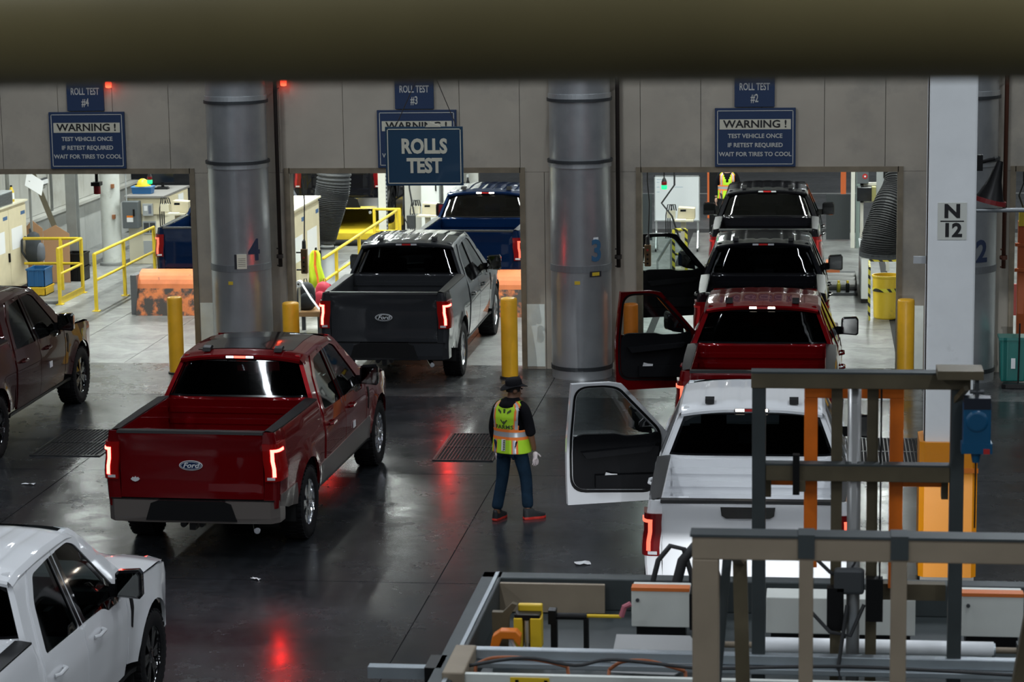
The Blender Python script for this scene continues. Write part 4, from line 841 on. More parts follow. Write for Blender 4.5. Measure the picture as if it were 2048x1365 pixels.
for k, (a, b) in enumerate(((-.28,.1),(.12,.62))): mb = MB(); mb.prism([(a,0),(b,0),(b+.02,1.05-.1*k),((a+b)/2,1.22-.1*k),(a,1.0)], .02*k, .012+.02*k, 'xz'); mb.build('sheet', CARD, t)
t = thing('wall_lamp', 'small oblong lamp on the booth wall above the cardboard', 'lamp', (-15.41, 46.6, 1.75)); mb = MB(); mb.box(0,.05,-.2,.2,-.07,.07); mb.build('back_plate', DGREY, t); mb = MB(); mb.box(.05,.08,-.16,.16,-.04,.04); mb.build('diffuser', PAPER, t)
for k, (x, y, r_) in enumerate(((-15.33,42.6,.03),(-15.30,44.2,.04),(-15.32,46.9,.03))):
    mb = MB(); mb.tube([(x,y,1.13),(x,y,5.39)], r_, 10); tag(mb.build('wall_conduit', STL, None, smooth=True), ('thin grey conduit on the booth wall above the cooling unit', 'thicker grey conduit on the booth wall beside the yellow bottle', 'thin grey conduit on the booth wall by the oblong lamp')[k], 'pipe')
t = thing('work_light', 'white reflector work light above the cream cabinet', 'lamp', (-14.98, 44.35, 1.0)); mb = MB(); mb.add([(-.02,-.02,.92),(.30,-.02,.72),(.32,.1,.98),(0,.1,1.18),(.0,.0,.96),(.28,0,.77)], [(0,1,2,3)]); o = mb.build('reflector', PAPER, t); o.modifiers.new('solid','SOLIDIFY').thickness = .02; mb = MB(); mb.bar((.05,.05,-1.0),(.05,.05,1.0),.04); mb.build('pole', STL, t)
# console desk
t = thing('console_desk', 'cream operator console with a sloping worktop in roll test booth 4', 'console', (-13.38, 48.1, 0))
mb = MB(); mb.box(-.46,.14,-.9,.9,0,1.02); mb.build('plinth', CAB2, t, bevel=.01); mb = MB(); mb.box(-.46,.30,-.95,1.0,1.02,1.36); mb.build('cabinet_top', CAB, t, bevel=.008); mb = MB(); mb.box(-.5,.33,-1.0,1.05,1.36,1.40); mb.build('worktop', mat('worktop_grey', (.22,.21,.20), .5), t)
for z in (.22, .62): mb = MB(); mb.box(-.15,.12,-.93,-.9,z,z+.26); o = mb.build('vent_grille', LGREY, t)
for k in range(2): mb = MB(); mb.box(-.13+.13*k,-.02+.13*k,-.935,-.93,.65,.85); mb.build('vent_slot', DGREY, t)
mb = MB(); mb.box(.30,.31,.2,.6,1.08,1.3); mb.build('notice', PAPER, t)
t = thing('switch_box', 'grey electrical switch box on the front of the cream console', 'box', (-13.70, 47.01, 1.04)); mb = MB(); mb.box(-.16,.16,-.13,.13,-.27,.27); mb.build('case', mat('switch_grey', (.12,.135,.145), .45, .2), t, bevel=.01); mb = MB(); mb.box(.07,.10,-.17,-.13,-.02,.12); mb.build('lever', BLACK, t); mb = MB(); mb.box(-.07,.06,-.134,-.13,-.14,-.05); mb.build('switch_label', PAPER, t); mb = MB(); mb.box(-.07,.06,-.134,-.13,-.05,-.01); mb.build('warning_label', BOLO, t); mb = MB(); mb.tube([(-.1,0,.27),(-.1,0,4.3)], .014, 8); mb.build('conduit', LGREY, t)
t = thing('operator_terminal', 'small pale operator terminal beside the grey switch box', 'terminal', (-13.39, 47.09, 1.125)); mb = MB(); mb.box(-.10,.10,-.02,.05,-.12,.12); mb.build('face', LGREY, t); mb = MB(); mb.box(-.07,.0,-.024,-.02,-.02,.08); mb.build('display', PAPER, t); mb = MB(); mb.box(.02,.08,-.024,-.02,-.08,.09); mb.build('keypad', mat('keypad_slate', (.13,.15,.2), .5), t)
t = thing('storage_bin', 'blue plastic bin on the cream console', 'bin', (-13.62, 47.62, 1.40)); mb = MB(); vs = [(sx*(.19+.02*k), sy*(.12+.015*k), .13*k) for k in (0,1) for sx, sy in ((-1,-1),(1,-1),(1,1),(-1,1))]; mb.add(vs, [(0,1,2,3)]+[(i,(i+1)%4,(i+1)%4+4,i+4) for i in range(4)]); mb.build('tub', BLUEP, t); mb = MB(); mb.box(-.22,.22,-.145,.145,.13,.15); mb.build('lid', mat('bin_blue_pale', (.10,.25,.5), .5), t)
t = thing('hard_hat', 'yellow hard hat on the blue bin', 'helmet', (-13.62, 47.62, 1.55)); mb = MB(); mb.lathe([(.125,0),(.12,.06),(.09,.12),(.04,.15),(0,.155)], 20); mb.build('shell', mat('hat_yellow', (.75,.55,.03), .35), t, smooth=True); mb = MB(); mb.lathe([(.165,0),(.165,.012),(.12,.016)], 20); mb.build('brim', mat('hat_yellow', (.75,.55,.03), .35), t)
t = thing('monitor', 'black flat monitor on the cream console', 'monitor', (-13.52, 48.75, 1.40)); mb = MB(); mb.box(-.25,.25,-.02,.02,.10,.42); mb.build('panel', SCREEN, t, bevel=.006); mb = MB(); mb.box(-.03,.03,-.01,.02,0,.12); mb.box(-.11,.11,-.08,.08,0,.014); mb.build('stand', BLACK, t); mb = MB(); mb.box(-.21,.21,-.40,-.24,.0,.025); mb.build('keyboard', BLACK, t)
def instrument(label, x, y, h, rz=0):
    t = thing('test_instrument', label, 'instrument', (x, y, 0), rz); mb = MB(); mb.box(-.05,.05,-.05,.05,0,h-.16); mb.box(-.2,.2,-.2,.2,0,.03); mb.build('stand', CAB2, t)
    mb = MB(); mb.box(-.20,.20,-.20,.10,h-.16,h-.13); mb.build('tray', CAB2, t); mb = MB(); mb.prism([(-.12,h-.13),(.22,h-.13),(.22,h+.08),(-.10,h+.10)], -.02, .24, 'xz'); mb.build('meter_case', CAB, t, bevel=.01)
    mb = MB(); mb.box(-.06,.05,-.024,-.02,h+.02,h+.06); mb.build('display', SCREEN, t); mb = MB(); mb.box(-.15,.05,-.17,-.05,h-.13,h-.118); mb.build('paper_sheet', PAPER, t)
    mb = MB(); mb.cbox((-.24,0,h-.03),(.16,.14,.14)); mb.build('side_box', CAB2, t)
    for k in range(3): mb = MB(); a = -.22+.04*k; mb.tube([(a,0,h+.04),(a-.02,-.04,h+.16),(a-.08,-.05,h+.16),(a-.12,-.05,h-.05),(a-.12,-.04,h-.5)], .012, 6); mb.build('cable_loop', HOSE_B, t)
    return t
instrument('cream test instrument on a stand beside the blue pickup in roll test booth 4', -12.12, 44.7, 1.48)
def ramp(label, x0, x1):
    t = thing('roller_cover', label, 'ramp', ((x0+x1)/2, 40.70, 0)); w = (x1-x0)/2
    mb = MB(); mb.prism([(0,0),(.16,.46),(.19,.46),(.19,0)], -w, w, 'yz'); mb.build('front_plate', ORANGE_W2, t)
    A = [(.16+.36*(1-math.cos(a)), .46+.30*math.sin(a)) for a in frange(0, PI/2, 6)]
    mb = MB(); mb.prism(A+[(.52,.0),(.20,.0),(.20,.44)], -w, w, 'yz'); mb.build('curved_plate', ORANGE_W, t)
    mb = MB(); mb.box(-w-.11, -w, .10, .52, 0, .70); mb.build('side_plate', mat('side_plate_grey', (.14,.145,.15), .5, .5, dirt=(.35,.12,.05), dscale=4, dth=(.6,.7)), t)
    return t
ramp('worn orange roller cover beside the long yellow rail', -11.86, -9.75); ramp('worn orange roller cover glimpsed past the front of the grey pickup', -7.2, -4.95)
t = thing('beacon', 'dark red unlit beacon under the header of roll test 4', 'lamp', (-11.15, 36.4, 2.66)); mb = MB(); mb.lathe([(0,-.04),(.055,-.03),(.055,.10),(0,.10)], 16); mb.build('lens', mat('beacon_red_off', (.16,.006,.008), .25), t); mb = MB(); mb.box(-.07,.07,-.09,.07,.10,.16); mb.box(-.02,.02,-.02,.02,.16,2.72); mb.build('bracket', BLACK, t)
# ---- lane of roll test 3
cabinet('cream electrical cabinet beside the grey pickup, notices on its doors', -9.42, -9.0, 39.2, 42.9, 1.84, doors=3)
def corrugated(label, pts, rs, mm, step=.05, name='extraction_hose', ribs=.014):
    P = [Vector(p) for p in pts]; t = thing(name, label, 'hose', tuple(P[0]))
    def at(u):
        u = max(0, min(.9999, u))*(len(P)-1); i = int(u); f = u-i; p0 = P[max(i-1,0)]; p1 = P[i]; p2 = P[i+1]; p3 = P[min(i+2,len(P)-1)]
        return .5*((2*p1)+(p2-p0)*f+(2*p0-5*p1+4*p2-p3)*f*f+(3*p1-p0-3*p2+p3)*f**3), rs[i]+(rs[i+1]-rs[i])*f
    ln = sum((b-a).length for a, b in zip(P, P[1:])); n = int(ln/step)*4; pp = []; rr = []
    for k in range(n+1):
        p, r_ = at(k/n); pp.append(p-P[0]); rr.append(r_+ribs*(1 if k % 4 in (1,2) else -1))
    mb = MB(); mb.tube(pp, rr, 24); mb.build('corrugated_tube', mm, t, smooth=False)
    e, r_ = at(1); d = (at(1)[0]-at(.98)[0]).normalized(); mb = MB(); mb.tube([e-P[0]-d*.03, e-P[0]+d*.05], r_*1.03, 24); mb.build('end_collar', DGREY, t)
    return t
corrugated('wide grey corrugated extraction hose hanging beside the cream cabinet of roll test 3', [(-8.68,43.5,5.35),(-8.80,43.5,2.4),(-8.88,43.5,1.75),(-8.94,43.5,1.3),(-8.97,43.5,.97)], [.31,.31,.30,.22,.14], CORR, .075)
t = thing('hose_stub', 'pale round hose port on the floor under the corrugated hose', 'port', (-8.98, 43.5, 0)); mb = MB(); mb.lathe([(.16,0),(.16,.02),(.13,.03),(.13,.86),(.11,.90)], 24); mb.build('port_tube', LGREY, t, smooth=True); mb = MB(); mb.lathe([(.145,.82),(.145,.86)], 24); mb.build('port_band', DGREY, t)
rail('guard_rail', 'long yellow guard rail behind the grey pickup in roll test booth 3', [(-8.58,41.2),(-8.52,48.4)], [(-8.57,42.3),(-8.55,44.4),(-8.52,48.35)], h=.98)
rail('guard_rail', 'short yellow gate rail at the end of the long rail of roll test 3', [(-9.05,48.62),(-8.48,48.62)], [(-9.03,48.62),(-8.50,48.62)], mids=(.50,), h=.98)
t = thing('hi_vis_vest', 'yellow and orange work vest hung over the rail end by the backpack', 'vest', (-8.62, 40.72, .50))
mb = MB(); rows = [(-.05,.05,.66),(-.09,.09,.60),(-.12,.10,.40),(-.12,.16,.20),(-.14,.20,.0)]; vs = []
for a, b, z in rows: vs += [(a+(b-a)*k/8, .03*math.sin(k*2.2+z*5)-.03, z) for k in range(9)]
fs = [(i*9+k, i*9+k+1, (i+1)*9+k+1, (i+1)*9+k) for i in range(4) for k in range(8)]; mb.add(vs, fs); me_o = mb.build('cloth', mat('hi_vis_yellow', (.62,.80,.03), .7), t, smooth=True); sl = me_o.modifiers.new('solid', 'SOLIDIFY'); sl.thickness = .02
mb = MB(); mb.add([(v[0], v[1]-.02, v[2]) for v in [vs[i*9+k] for i in range(5) for k in (4,5)]], [(2*i,2*i+1,2*i+3,2*i+2) for i in range(4)]); o = mb.build('orange_stripe', mat('hi_vis_orange', (.85,.18,.03), .7), t); o.modifiers.new('solid','SOLIDIFY').thickness = .012
mb = MB(); mb.tube([(0,-.02,.62),(.0,.0,.70)], .008, 6); mb.build('hanger_loop', BLACK, t)
t = thing('coat_stand', 'thin dark stand carrying the work vest', 'stand', (-8.62, 40.79, 0)); mb = MB(); mb.tube([(0,0,0),(0,0,1.2)], .015, 8); mb.build('pole', BLACK, t); mb = MB(); mb.lathe([(.12,0),(.12,.02),(.02,.04)], 16); mb.build('base', BLACK, t)
t = thing('work_bench', 'low wooden bench with the backpacks beside the grey pickup', 'bench', (-8.33, 38.9, 0)); mb = MB(); mb.box(-.26,.26,-.45,.45,.36,.44); mb.build('bench_top', TANW, t, bevel=.005)
for sx in (-.22,.22):
    for sy in (-.4,.4): mb = MB(); mb.box(sx-.03,sx+.03,sy-.03,sy+.03,0,.36); mb.build('leg', DGREY, t)
backpack('black backpack lying on the low wooden bench', -8.38, 38.75, .44, BAGN, BAGD, .3, .95); backpack('red backpack with a black top on the low wooden bench', -8.16, 39.12, .44, BAGR, BAGR, -.4, .85)
t = thing('paper_roll', 'white paper roll with a loose strip hung beside the yellow bollard', 'paper', (-8.44, 38.52, .44)); mb = MB(); mb.lathe([(.02,-.07),(.055,-.07),(.055,.07),(.02,.07)], 20, Matrix.Translation((0,0,.46)) @ Matrix.Rotation(PI/2,4,'X'), closed=True); mb.build('roll', PAPER, t); mb = MB(); mb.bar((0,0,0), (0,0,.46), .03); mb.build('roll_holder', CAB2, t)
mb = MB(); mb.add([(.02,-.06,.51),(.02,.06,.51),(.20,-.08,.22),(.20,.04,.22),(.34,-.10,.04),(.34,.02,.04)], [(0,1,3,2),(2,3,5,4)]); o = mb.build('loose_strip', PAPER, t); o.modifiers.new('solid','SOLIDIFY').thickness = .006
def pendant(label, x, y, z0, z1, mm=mat('pendant_brown', (.13,.075,.03), .5)):
    t = thing('pendant_control', label, 'control', (x, y, z0)); mb = MB(); mb.box(-.05,.05,-.045,.045,0,z1-z0); mb.build('case', mm, t, bevel=.012)
    mb = MB(); mb.tube([(0,0,z1-z0),(0,0,z1-z0+.12),(.01,0,z1-z0+.15)], [.035,.03,.012], 8); mb.tube([(.01,0,z1-z0+.14),(.03,.0,2.4-z0),(.0,.0,2.75-z0),(.02,0,5.35-z0)], .010, 6); mb.build('cable', HOSE_B, t)
    for k in range(4): mb = MB(); mb.lathe([(.016,0),(.016,.02),(0,.02)], 10, Matrix.Translation((0,-.045,.05+k*.07)) @ Matrix.Rotation(PI/2,4,'X')); mb.build('button', REDP if k == 3 else BLACK, t)
    mb = MB(); mb.tube([(-.13,0,.06),(.0,0,.06)], .014, 6); mb.tube([(-.13,0,z1-z0-.06),(0,0,z1-z0-.06)], .014, 6); mb.build('hook_arm', BLACK, t); return t
pendant('brown pendant control hanging at the left jamb of roll test 3', -8.12, 37.5, 1.22, 1.62)
COLP = mat('jamb_pale', (.66,.65,.58), .5, var=.05)
t = thing('steel_column', 'pale post with a dark chain strip behind the yellow gate rail', 'column', (-8.98, 49.5, 0)); mb = MB(); mb.box(-.10,.06,-.1,.1,0,5.39); mb.build('shaft', COLP, t); mb = MB(); mb.box(.06,.09,-.1,-.06,0,3.6); mb.build('chain_strip', DGREY, t)
for k in range(24): mb = MB(); mb.box(.065,.085,-.106,-.10,.05+k*.08,.09+k*.08); mb.build('chain_link', LGREY, t)
instrument('cream test instrument on a stand beside the blue pickup of roll test 3', -7.60, 46.7, 1.20)
t = thing('camera_stand', 'thin black stand with hanging cables left of the cream instrument of roll test 3', 'stand', (-8.04, 46.5, 0)); mb = MB(); mb.tube([(0,0,0),(0,0,2.6)], .018, 8); mb.build('pole', BLACK, t); mb = MB(); mb.lathe([(.16,0),(.16,.02),(.02,.05)], 16); mb.build('base', BLACK, t); mb = MB(); mb.tube([(.05,0,2.5),(.12,0,1.6),(.2,0,1.1)], .016, 6); mb.tube([(.0,0,1.5),(-.02,-.05,1.1),(.10,-.05,.85),(.16,-.03,1.0)], .014, 6); mb.build('cable', HOSE_B, t); mb = MB(); mb.cbox((.14,0,.95),(.16,.12,.26)); mb.build('cable_box', DGREY, t); mb = MB(); mb.cbox((-.02,-.03,1.62),(.06,.08,.06)); mb.build('camera_head', BLACK, t)
for k, (x, lab) in enumerate(((-8.35,'tall narrow white wall locker, next to the pale post'), (-7.85,'tall narrow white wall locker, farther from the pale post'))):
    t = thing('locker', lab, 'locker', (x, 51.85, 0)); mb = MB(); mb.box(-.2,.2,-.2,.2,0,2.2); mb.build('body', mat('locker_white', (.70,.72,.70), .5), t, bevel=.01); mb = MB(); mb.box(-.18,.18,-.215,-.2,.1,2.1); o = mb.build('door', mat('locker_white', (.70,.72,.70), .5), t); mb = MB(); mb.box(.12,.15,-.24,-.215,1.0,1.15); mb.build('handle', BLACK, o)
for i_, x in enumerate((-7.62,-7.5)):
    t = thing('fire_bottle', 'tall thin black bottle standing by the white lockers', 'bottle', (x, 51.6, 0), group='black bottles by the lockers'); mb = MB(); mb.lathe([(.05,0),(.05,1.15),(.02,1.25),(.02,1.32),(0,1.32)], 14); mb.build('bottle_body', BLACK, t, smooth=True); mb = MB(); mb.lathe([(.03,1.30),(.03,1.36),(0,1.36)], 10); mb.build('cap', LGREY, t)
t = thing('conveyor_platform', 'yellow conveyor platform carrying the black pickup behind the booths', 'platform', (-10.25, 53.6, 0)); mb = MB(); mb.box(-1.6,1.0,-3.4,3.6,.05,.25); mb.build('deck', mat('deck_yellow', (.62,.44,.02), .5, var=.1), t); mb = MB(); mb.box(-1.5,.9,-3.3,3.5,0,.05); mb.build('skid', BLACK, t); mb = MB(); mb.tube([(-1.6,-3.5,.06),(1.25,-3.5,.06)], .07, 12); mb.build('edge_buffer', BLACK, t)
t = thing('tool_crate', 'small orange crate on the floor behind the yellow rail of roll test 3', 'crate', (-8.22, 47.4, 0)); mb = MB(); mb.box(-.2,.2,-.15,.15,0,.26); mb.build('box', mat('crate_rust', (.55,.16,.06), .6, dirt=(.1,.08,.06), dscale=6), t, bevel=.01); mb = MB(); mb.box(-.22,.22,-.17,.17,.26,.29); mb.build('lid', mat('crate_brown', (.2,.11,.05), .6), t)
# ---- lane of roll test 2
t = thing('whiteboard', 'white marker board on a wheeled metal stand', 'board', (-2.84, 49.5, 0)); mb = MB(); mb.box(-.45,.45,-.015,.015,.62,1.52); mb.build('board', mat('board_white', (.82,.85,.87), .25), t); ALU = mat('aluminium', (.55,.57,.58), .35, .8)
mb = MB(); mb.box(-.47,-.45,-.02,.02,.60,1.54); mb.box(.45,.47,-.02,.02,.60,1.54); mb.box(-.47,.47,-.02,.02,1.52,1.54); mb.box(-.47,.47,-.06,.02,.60,.62); mb.build('frame', ALU, t)
for sx in (-1,1): mb = MB(); mb.bar((sx*.43,0,.05),(sx*.43,0,.62),.04); mb.bar((sx*.43,-.3,.05),(sx*.43,.3,.05),.04); mb.bar((sx*.43,-.25,.05),(sx*.43,0,.4),.025); mb.build('leg', ALU, t)
for sx in (-1,1):
    for sy in (-.3,.3): mb = MB(); mb.lathe([(.03,-.012),(.03,.012)], 12, Matrix.Translation((sx*.43,sy,.03)) @ Matrix.Rotation(PI/2,4,'Y')); mb.build('caster', BLACK, t)
for k, (a, b, z) in enumerate(((-.42,-.36,1.40),(-.42,-.36,1.30),(-.42,-.36,1.20),(-.05,.12,1.30),(-.42,-.30,1.46))): mb = MB(); mb.box(a, b, -.017,-.015, z, z+.008); mb.build('marker_line', mat('marker_ink', (.25,.38,.5), .6), t)
t = thing('signal_lamp', 'hanging signal lamp with its green light lit before the whiteboard', 'lamp', (-2.76, 44.0, 1.86)); mb = MB(); mb.lathe([(0,-.01),(.05,0),(.055,.05),(.05,.075)], 14); mb.build('green_lens', GREEN_LIT, t, smooth=True); mb = MB(); mb.lathe([(.05,.075),(.052,.13),(.05,.14)], 14); mb.build('red_lens', mat('beacon_red_off', (.16,.006,.008), .25), t); mb = MB(); mb.lathe([(.05,.14),(.03,.19),(.012,.22),(.012,3.5)], 14); mb.build('hanger', BLACK, t)
t = thing('signal_lamp', 'hanging signal lamp with its green light lit before the hard hat', 'lamp', (-13.1, 46.3, 1.74)); mb = MB(); mb.lathe([(0,-.01),(.05,0),(.055,.05),(.05,.075)], 14); mb.build('green_lens', GREEN_LIT, t, smooth=True); mb = MB(); mb.lathe([(.05,.075),(.052,.13),(.05,.14)], 14); mb.build('red_lens', mat('beacon_red_off', (.16,.006,.008), .25), t); mb = MB(); mb.lathe([(.05,.14),(.03,.19),(.012,.22),(.012,3.655)], 14); mb.build('hanger', BLACK, t)
pendant('brown pendant control hanging at the left jamb of the pickup queue doorway', -2.58, 37.0, 1.42, 1.76)
instrument('cream test instrument before the whiteboard', -2.55, 46.6, 1.12)
mb = MB(); mb.tube([(-2.70,46.2,5.35),(-2.70,46.2,1.7),(-2.95,46.2,1.35),(-2.75,46.2,1.1),(-2.6,46.3,.6)], .018, 8); tag(mb.build('hanging_cable', HOSE_B), 'black cable hanging down before the whiteboard', 'cable')
STRIPE = bpy.data.materials.new('hazard_tape'); STRIPE.use_nodes = True
_n = STRIPE.node_tree.nodes; _l = STRIPE.node_tree.links; _tc = _n.new('ShaderNodeTexCoord'); _wv = _n.new('ShaderNodeTexWave'); _wv.wave_type = 'BANDS'; _wv.bands_direction = 'DIAGONAL'; _wv.inputs['Scale'].default_value = 4.0; _l.new(_tc.outputs['Object'], _wv.inputs['Vector'])
_cr = _n.new('ShaderNodeValToRGB'); _cr.color_ramp.interpolation = 'CONSTANT'; _cr.color_ramp.elements[0].color = (.02,.02,.015,1); _cr.color_ramp.elements[1].position = .35; _cr.color_ramp.elements[1].color = (.70,.62,.05,1); _l.new(_wv.outputs['Fac'], _cr.inputs[0]); _l.new(_cr.outputs[0], _n['Principled BSDF'].inputs['Base Color'])
rail('tape_rail', 'rail wrapped in black and yellow tape before the whiteboard', [(-2.68,45.5),(-2.44,45.5)], [(-2.68,45.5),(-2.44,45.5)], mids=(.45,), h=.95, mm=STRIPE)
t = thing('handrail', 'low sloping metal handrail left of the taped rail', 'railing', (-3.02, 46.0, 0)); mb = MB(); mb.tube([(0,0,.25),(.26,0,.68)], .025, 8); mb.build('grip_bar', ALU, t); [MB().bar((x,0,0),(x,0,h),.04).build('post', ALU, t) for x, h in ((0,.25),(.26,.68))]
mb = MB(); mb.box(-3.66,-3.46,51.0,51.05,0,1.0); tag(mb.build('dark_screen_panel', mat('curtain_slate', (.045,.055,.06), .5)), 'narrow dark screen panel left of the whiteboard', 'panel')
mb = MB(); mb.box(-2.30,-2.02,52.3,52.4,0,1.6); tag(mb.build('dark_screen_panel', BLACK), 'black panel between the whiteboard and the far worker', 'panel')
mb = MB(); mb.box(.22,.72,51.0,51.06,.02,.98); tag(mb.build('dark_screen_panel', mat('screen_slate', (.035,.04,.043), .35)), 'dark slate screen panel right of the farthest queued pickup', 'panel')
for x, lab in ((-2.40,'orange post beside the far worker'), (.62,'orange post behind the dark slate screen panel')):
    mb = MB(); mb.bar((x,55,0),(x,55,2.6),.12); tag(mb.build('orange_post', mat('post_orange', (.75,.16,.04), .5)), lab, 'post')
t = thing('steel_column', 'pale green steel column right of the dark slate screen', 'column', (.82, 49.9, 0)); mb = MB(); mb.box(-.10,-.02,-.1,.1,0,5.39); mb.build('shaft', COLP, t); mb = MB(); mb.box(0,.08,-.06,.1,0,5.39); mb.build('flange', mat('green_grey_steel', (.22,.28,.26), .5, .3), t)
t = thing('wall_box', 'grey box with a red sticker above the dark control box', 'box', (.90, 46.37, 1.71)); mb = MB(); mb.box(-.12,.10,-.1,.1,0,.55); mb.build('case', mat('switch_grey', (.12,.135,.145), .45, .2), t, bevel=.01); mb = MB(); mb.lathe([(.0,0),(.05,0),(.05,.006),(0,.006)], 18, Matrix.Translation((.03,-.1,.14)) @ Matrix.Rotation(PI/2,4,'X')); mb.build('red_sticker', REDP, t); mb = MB(); mb.box(.012,.048,-.112,-.107,.125,.155); mb.build('sticker_mark', PAPER, t)
t = thing('support_frame', 'pale metal frame carrying the control boxes at the right booth wall', 'frame', (1.05, 46.5, 0)); [MB().box(a,a+.06,-.03,.03,0,2.6).build('post', COLP, t) for a in (-.20, .30)]; [MB().box(-.20,.36,-.03,.03,z,z+.055).build('cross_bar', COLP, t) for z in (1.325, 1.655)]
mb = MB(); mb.box(.10,.64,-.06,-.03,1.36,2.3); mb.build('back_panel', LGREY, t)
t = thing('control_box', 'dark control box with a yellow side under the grey box', 'box', (.94, 46.35, 1.38)); mb = MB(); mb.box(-.16,.12,-.16,.12,0,.27); mb.build('case', SCREEN, t, bevel=.01); mb = MB(); mb.box(.12,.20,-.14,.10,.0,.27); mb.build('side_module', mat('module_olive', (.3,.28,.1), .5), t)
t = thing('poster', 'black and white poster on the pale panel at the right wall', 'poster', (1.37, 46.42, 1.80)); mb = MB(); mb.box(-.09,.09,-.004,.0,0,.24); mb.build('sheet', BLACK, t); mb = MB(); mb.box(-.05,.05,-.007,-.004,.06,.2); mb.build('white_field', PAPER, t)
corrugated('wide black corrugated hose bending in from the right wall', [(1.44,41.2,4.4),(1.40,40.7,2.55),(1.20,40.2,1.95),(1.08,40.0,1.50),(1.06,40.0,1.22)], [.20,.22,.26,.31,.33], HOSE_B, .06)
t = thing('waste_barrel', 'yellow waste barrel wrapped in hazard tape under the black hose', 'barrel', (1.20, 40.85, 0)); mb = MB(); mb.lathe([(0,0),(.20,0),(.215,.02),(.235,.70),(.25,.71),(.25,.74),(.225,.74),(.215,.1),(0,.08)], 32); mb.build('drum', mat('barrel_yellow', (.72,.50,.03), .4, dirt=(.35,.24,.04), dscale=3, dth=(.6,.75)), t, smooth=True); autosmooth(t.children[0].data)
mb = MB(); mb.lathe([(.236,.47),(.238,.47),(.240,.53),(.236,.53)], 32); mb.build('tape_band', STRIPE, t)
t = thing('barrel_cage', 'thin frame wrapped in hazard tape around the yellow barrel', 'frame', (1.20, 40.85, 0)); [MB().bar((x,.27,0),(x,.27,.95),.03).build('post', STRIPE, t) for x in (-.29, .29)]; mb = MB(); mb.bar((-.29,.27,.95),(.29,.27,.95),.045); mb.build('cross_bar', STRIPE, t); mb = MB(); mb.bar((-.29,-.27,0),(-.29,-.27,.9),.03); mb.bar((-.29,-.27,.9),(-.29,.27,.93),.03); mb.build('side_bar', STRIPE, t)
t = thing('service_box', 'low white service box along the lane left of the yellow barrel', 'box', (.87, 43.6, 0)); mb = MB(); mb.box(-.07,.07,-1.2,1.2,.08,.82); mb.build('shell', mat('box_white', (.74,.77,.76), .45), t, bevel=.01); mb = MB(); mb.box(-.06,.06,-1.15,1.15,0,.08); mb.build('plinth', BLACK, t); mb = MB(); mb.box(-.08,.08,-1.22,1.22,.82,.85); mb.build('lid', LGREY, t)
t = thing('roller_bed', 'grey steel roller bed in the lane right of the queued pickups', 'roller', (.48, 44.6, 0)); mb = MB(); mb.box(-.28,.28,-1.3,1.5,.002,.05); mb.build('base_plate', DGREY, t)
for k in range(3): mb = MB(); mb.tube([(-.27,-.9+k*.5,.12),(.27,-.9+k*.5,.12)], .10, 16); mb.build('roller', mat('roller_steel', (.12,.12,.115), .45, .6), t, smooth=False)
mb = MB(); mb.box(-.28,-.02,.9,1.3,.05,.30); mb.build('stop_block', ORANGE_W, t)
for k, (x, y) in enumerate(((.42,43.42),(.58,43.40))):
    t = thing('oil_can', 'small can with a yellow cap on the roller bed' if k == 0 else 'small black spray can beside the yellow capped can', 'can', (x, y, .05) if k == 0 else (x, y-.0, .05)); mb = MB(); mb.lathe([(0,0),(.035,0),(.035,.14),(.02,.17),(0,.17)], 14); mb.build('can_body', BLACK if k else mat('can_olive', (.3,.28,.02), .4), t, smooth=True); mb = MB(); mb.lathe([(.022,.16),(.022,.21),(0,.21)], 10); mb.build('cap', SAFE_Y, t)
# ---- lane at the right edge
t = thing('vehicle_lift', 'orange vehicle lift with hoses inside the rightmost doorway', 'lift', (3.12, 37.2, 0)); mb = MB(); mb.box(-.05,.12,-.08,.08,0,2.1); mb.build('mast', mat('lift_orange', (.50,.10,.02), .45), t, bevel=.01); [MB().bar((-.1,-.1,z),(.25,-.1,z),.05).build('arm', mat('lift_orange', (.50,.10,.02), .45), t) for z in (1.36, 1.75)]; mb = MB(); mb.tube([(.0,0,5.3),(.02,-.02,2.7),(-.05,-.04,2.5),(.06,0,2.2)], .015, 6); mb.build('hose', HOSE_B, t); mb = MB(); mb.cbox((.05,-.1,2.15),(.2,.1,.22)); mb.build('lift_motor', SAFE_Y, t)
t = thing('red_panel', 'pinkish red panel on legs inside the rightmost doorway', 'panel', (3.16, 38.4, 0)); mb = MB(); mb.box(-.12,.25,-.02,.02,.45,.95); mb.build('face', mat('panel_pink', (.62,.13,.12), .5), t); [MB().box(a,a+.04,-.02,.02,0,.45).build('leg', DGREY, t) for a in (-.1, .15)]
# ================================================================ the worker crossing the hall
def skin_mesh(name, nodes, edges, root, levels=2):
    """nodes: {name: ((x,y,z), rx, ry)}"""
    me = bpy.data.meshes.new(name); ks = list(nodes); ix = {k: i for i, k in enumerate(ks)}
    me.from_pydata([nodes[k][0] for k in ks], [(ix[a], ix[b]) for a, b in edges], [])
    o = bpy.data.objects.new(name, me); COL.objects.link(o)
    md = o.modifiers.new('skin', 'SKIN'); md.use_smooth_shade = True
    sv = me.skin_vertices[0].data
    for k in ks:
        sv[ix[k]].radius = (nodes[k][1], nodes[k][2]); sv[ix[k]].use_root = (k == root)
    sb = o.modifiers.new('sub', 'SUBSURF'); sb.levels = levels; sb.render_levels = levels
    dg = bpy.context.evaluated_depsgraph_get(); m2 = bpy.data.meshes.new_from_object(o.evaluated_get(dg)); bpy.data.objects.remove(o); m2.name = name
    return m2
def chain(*ks): return list(zip(ks, ks[1:]))
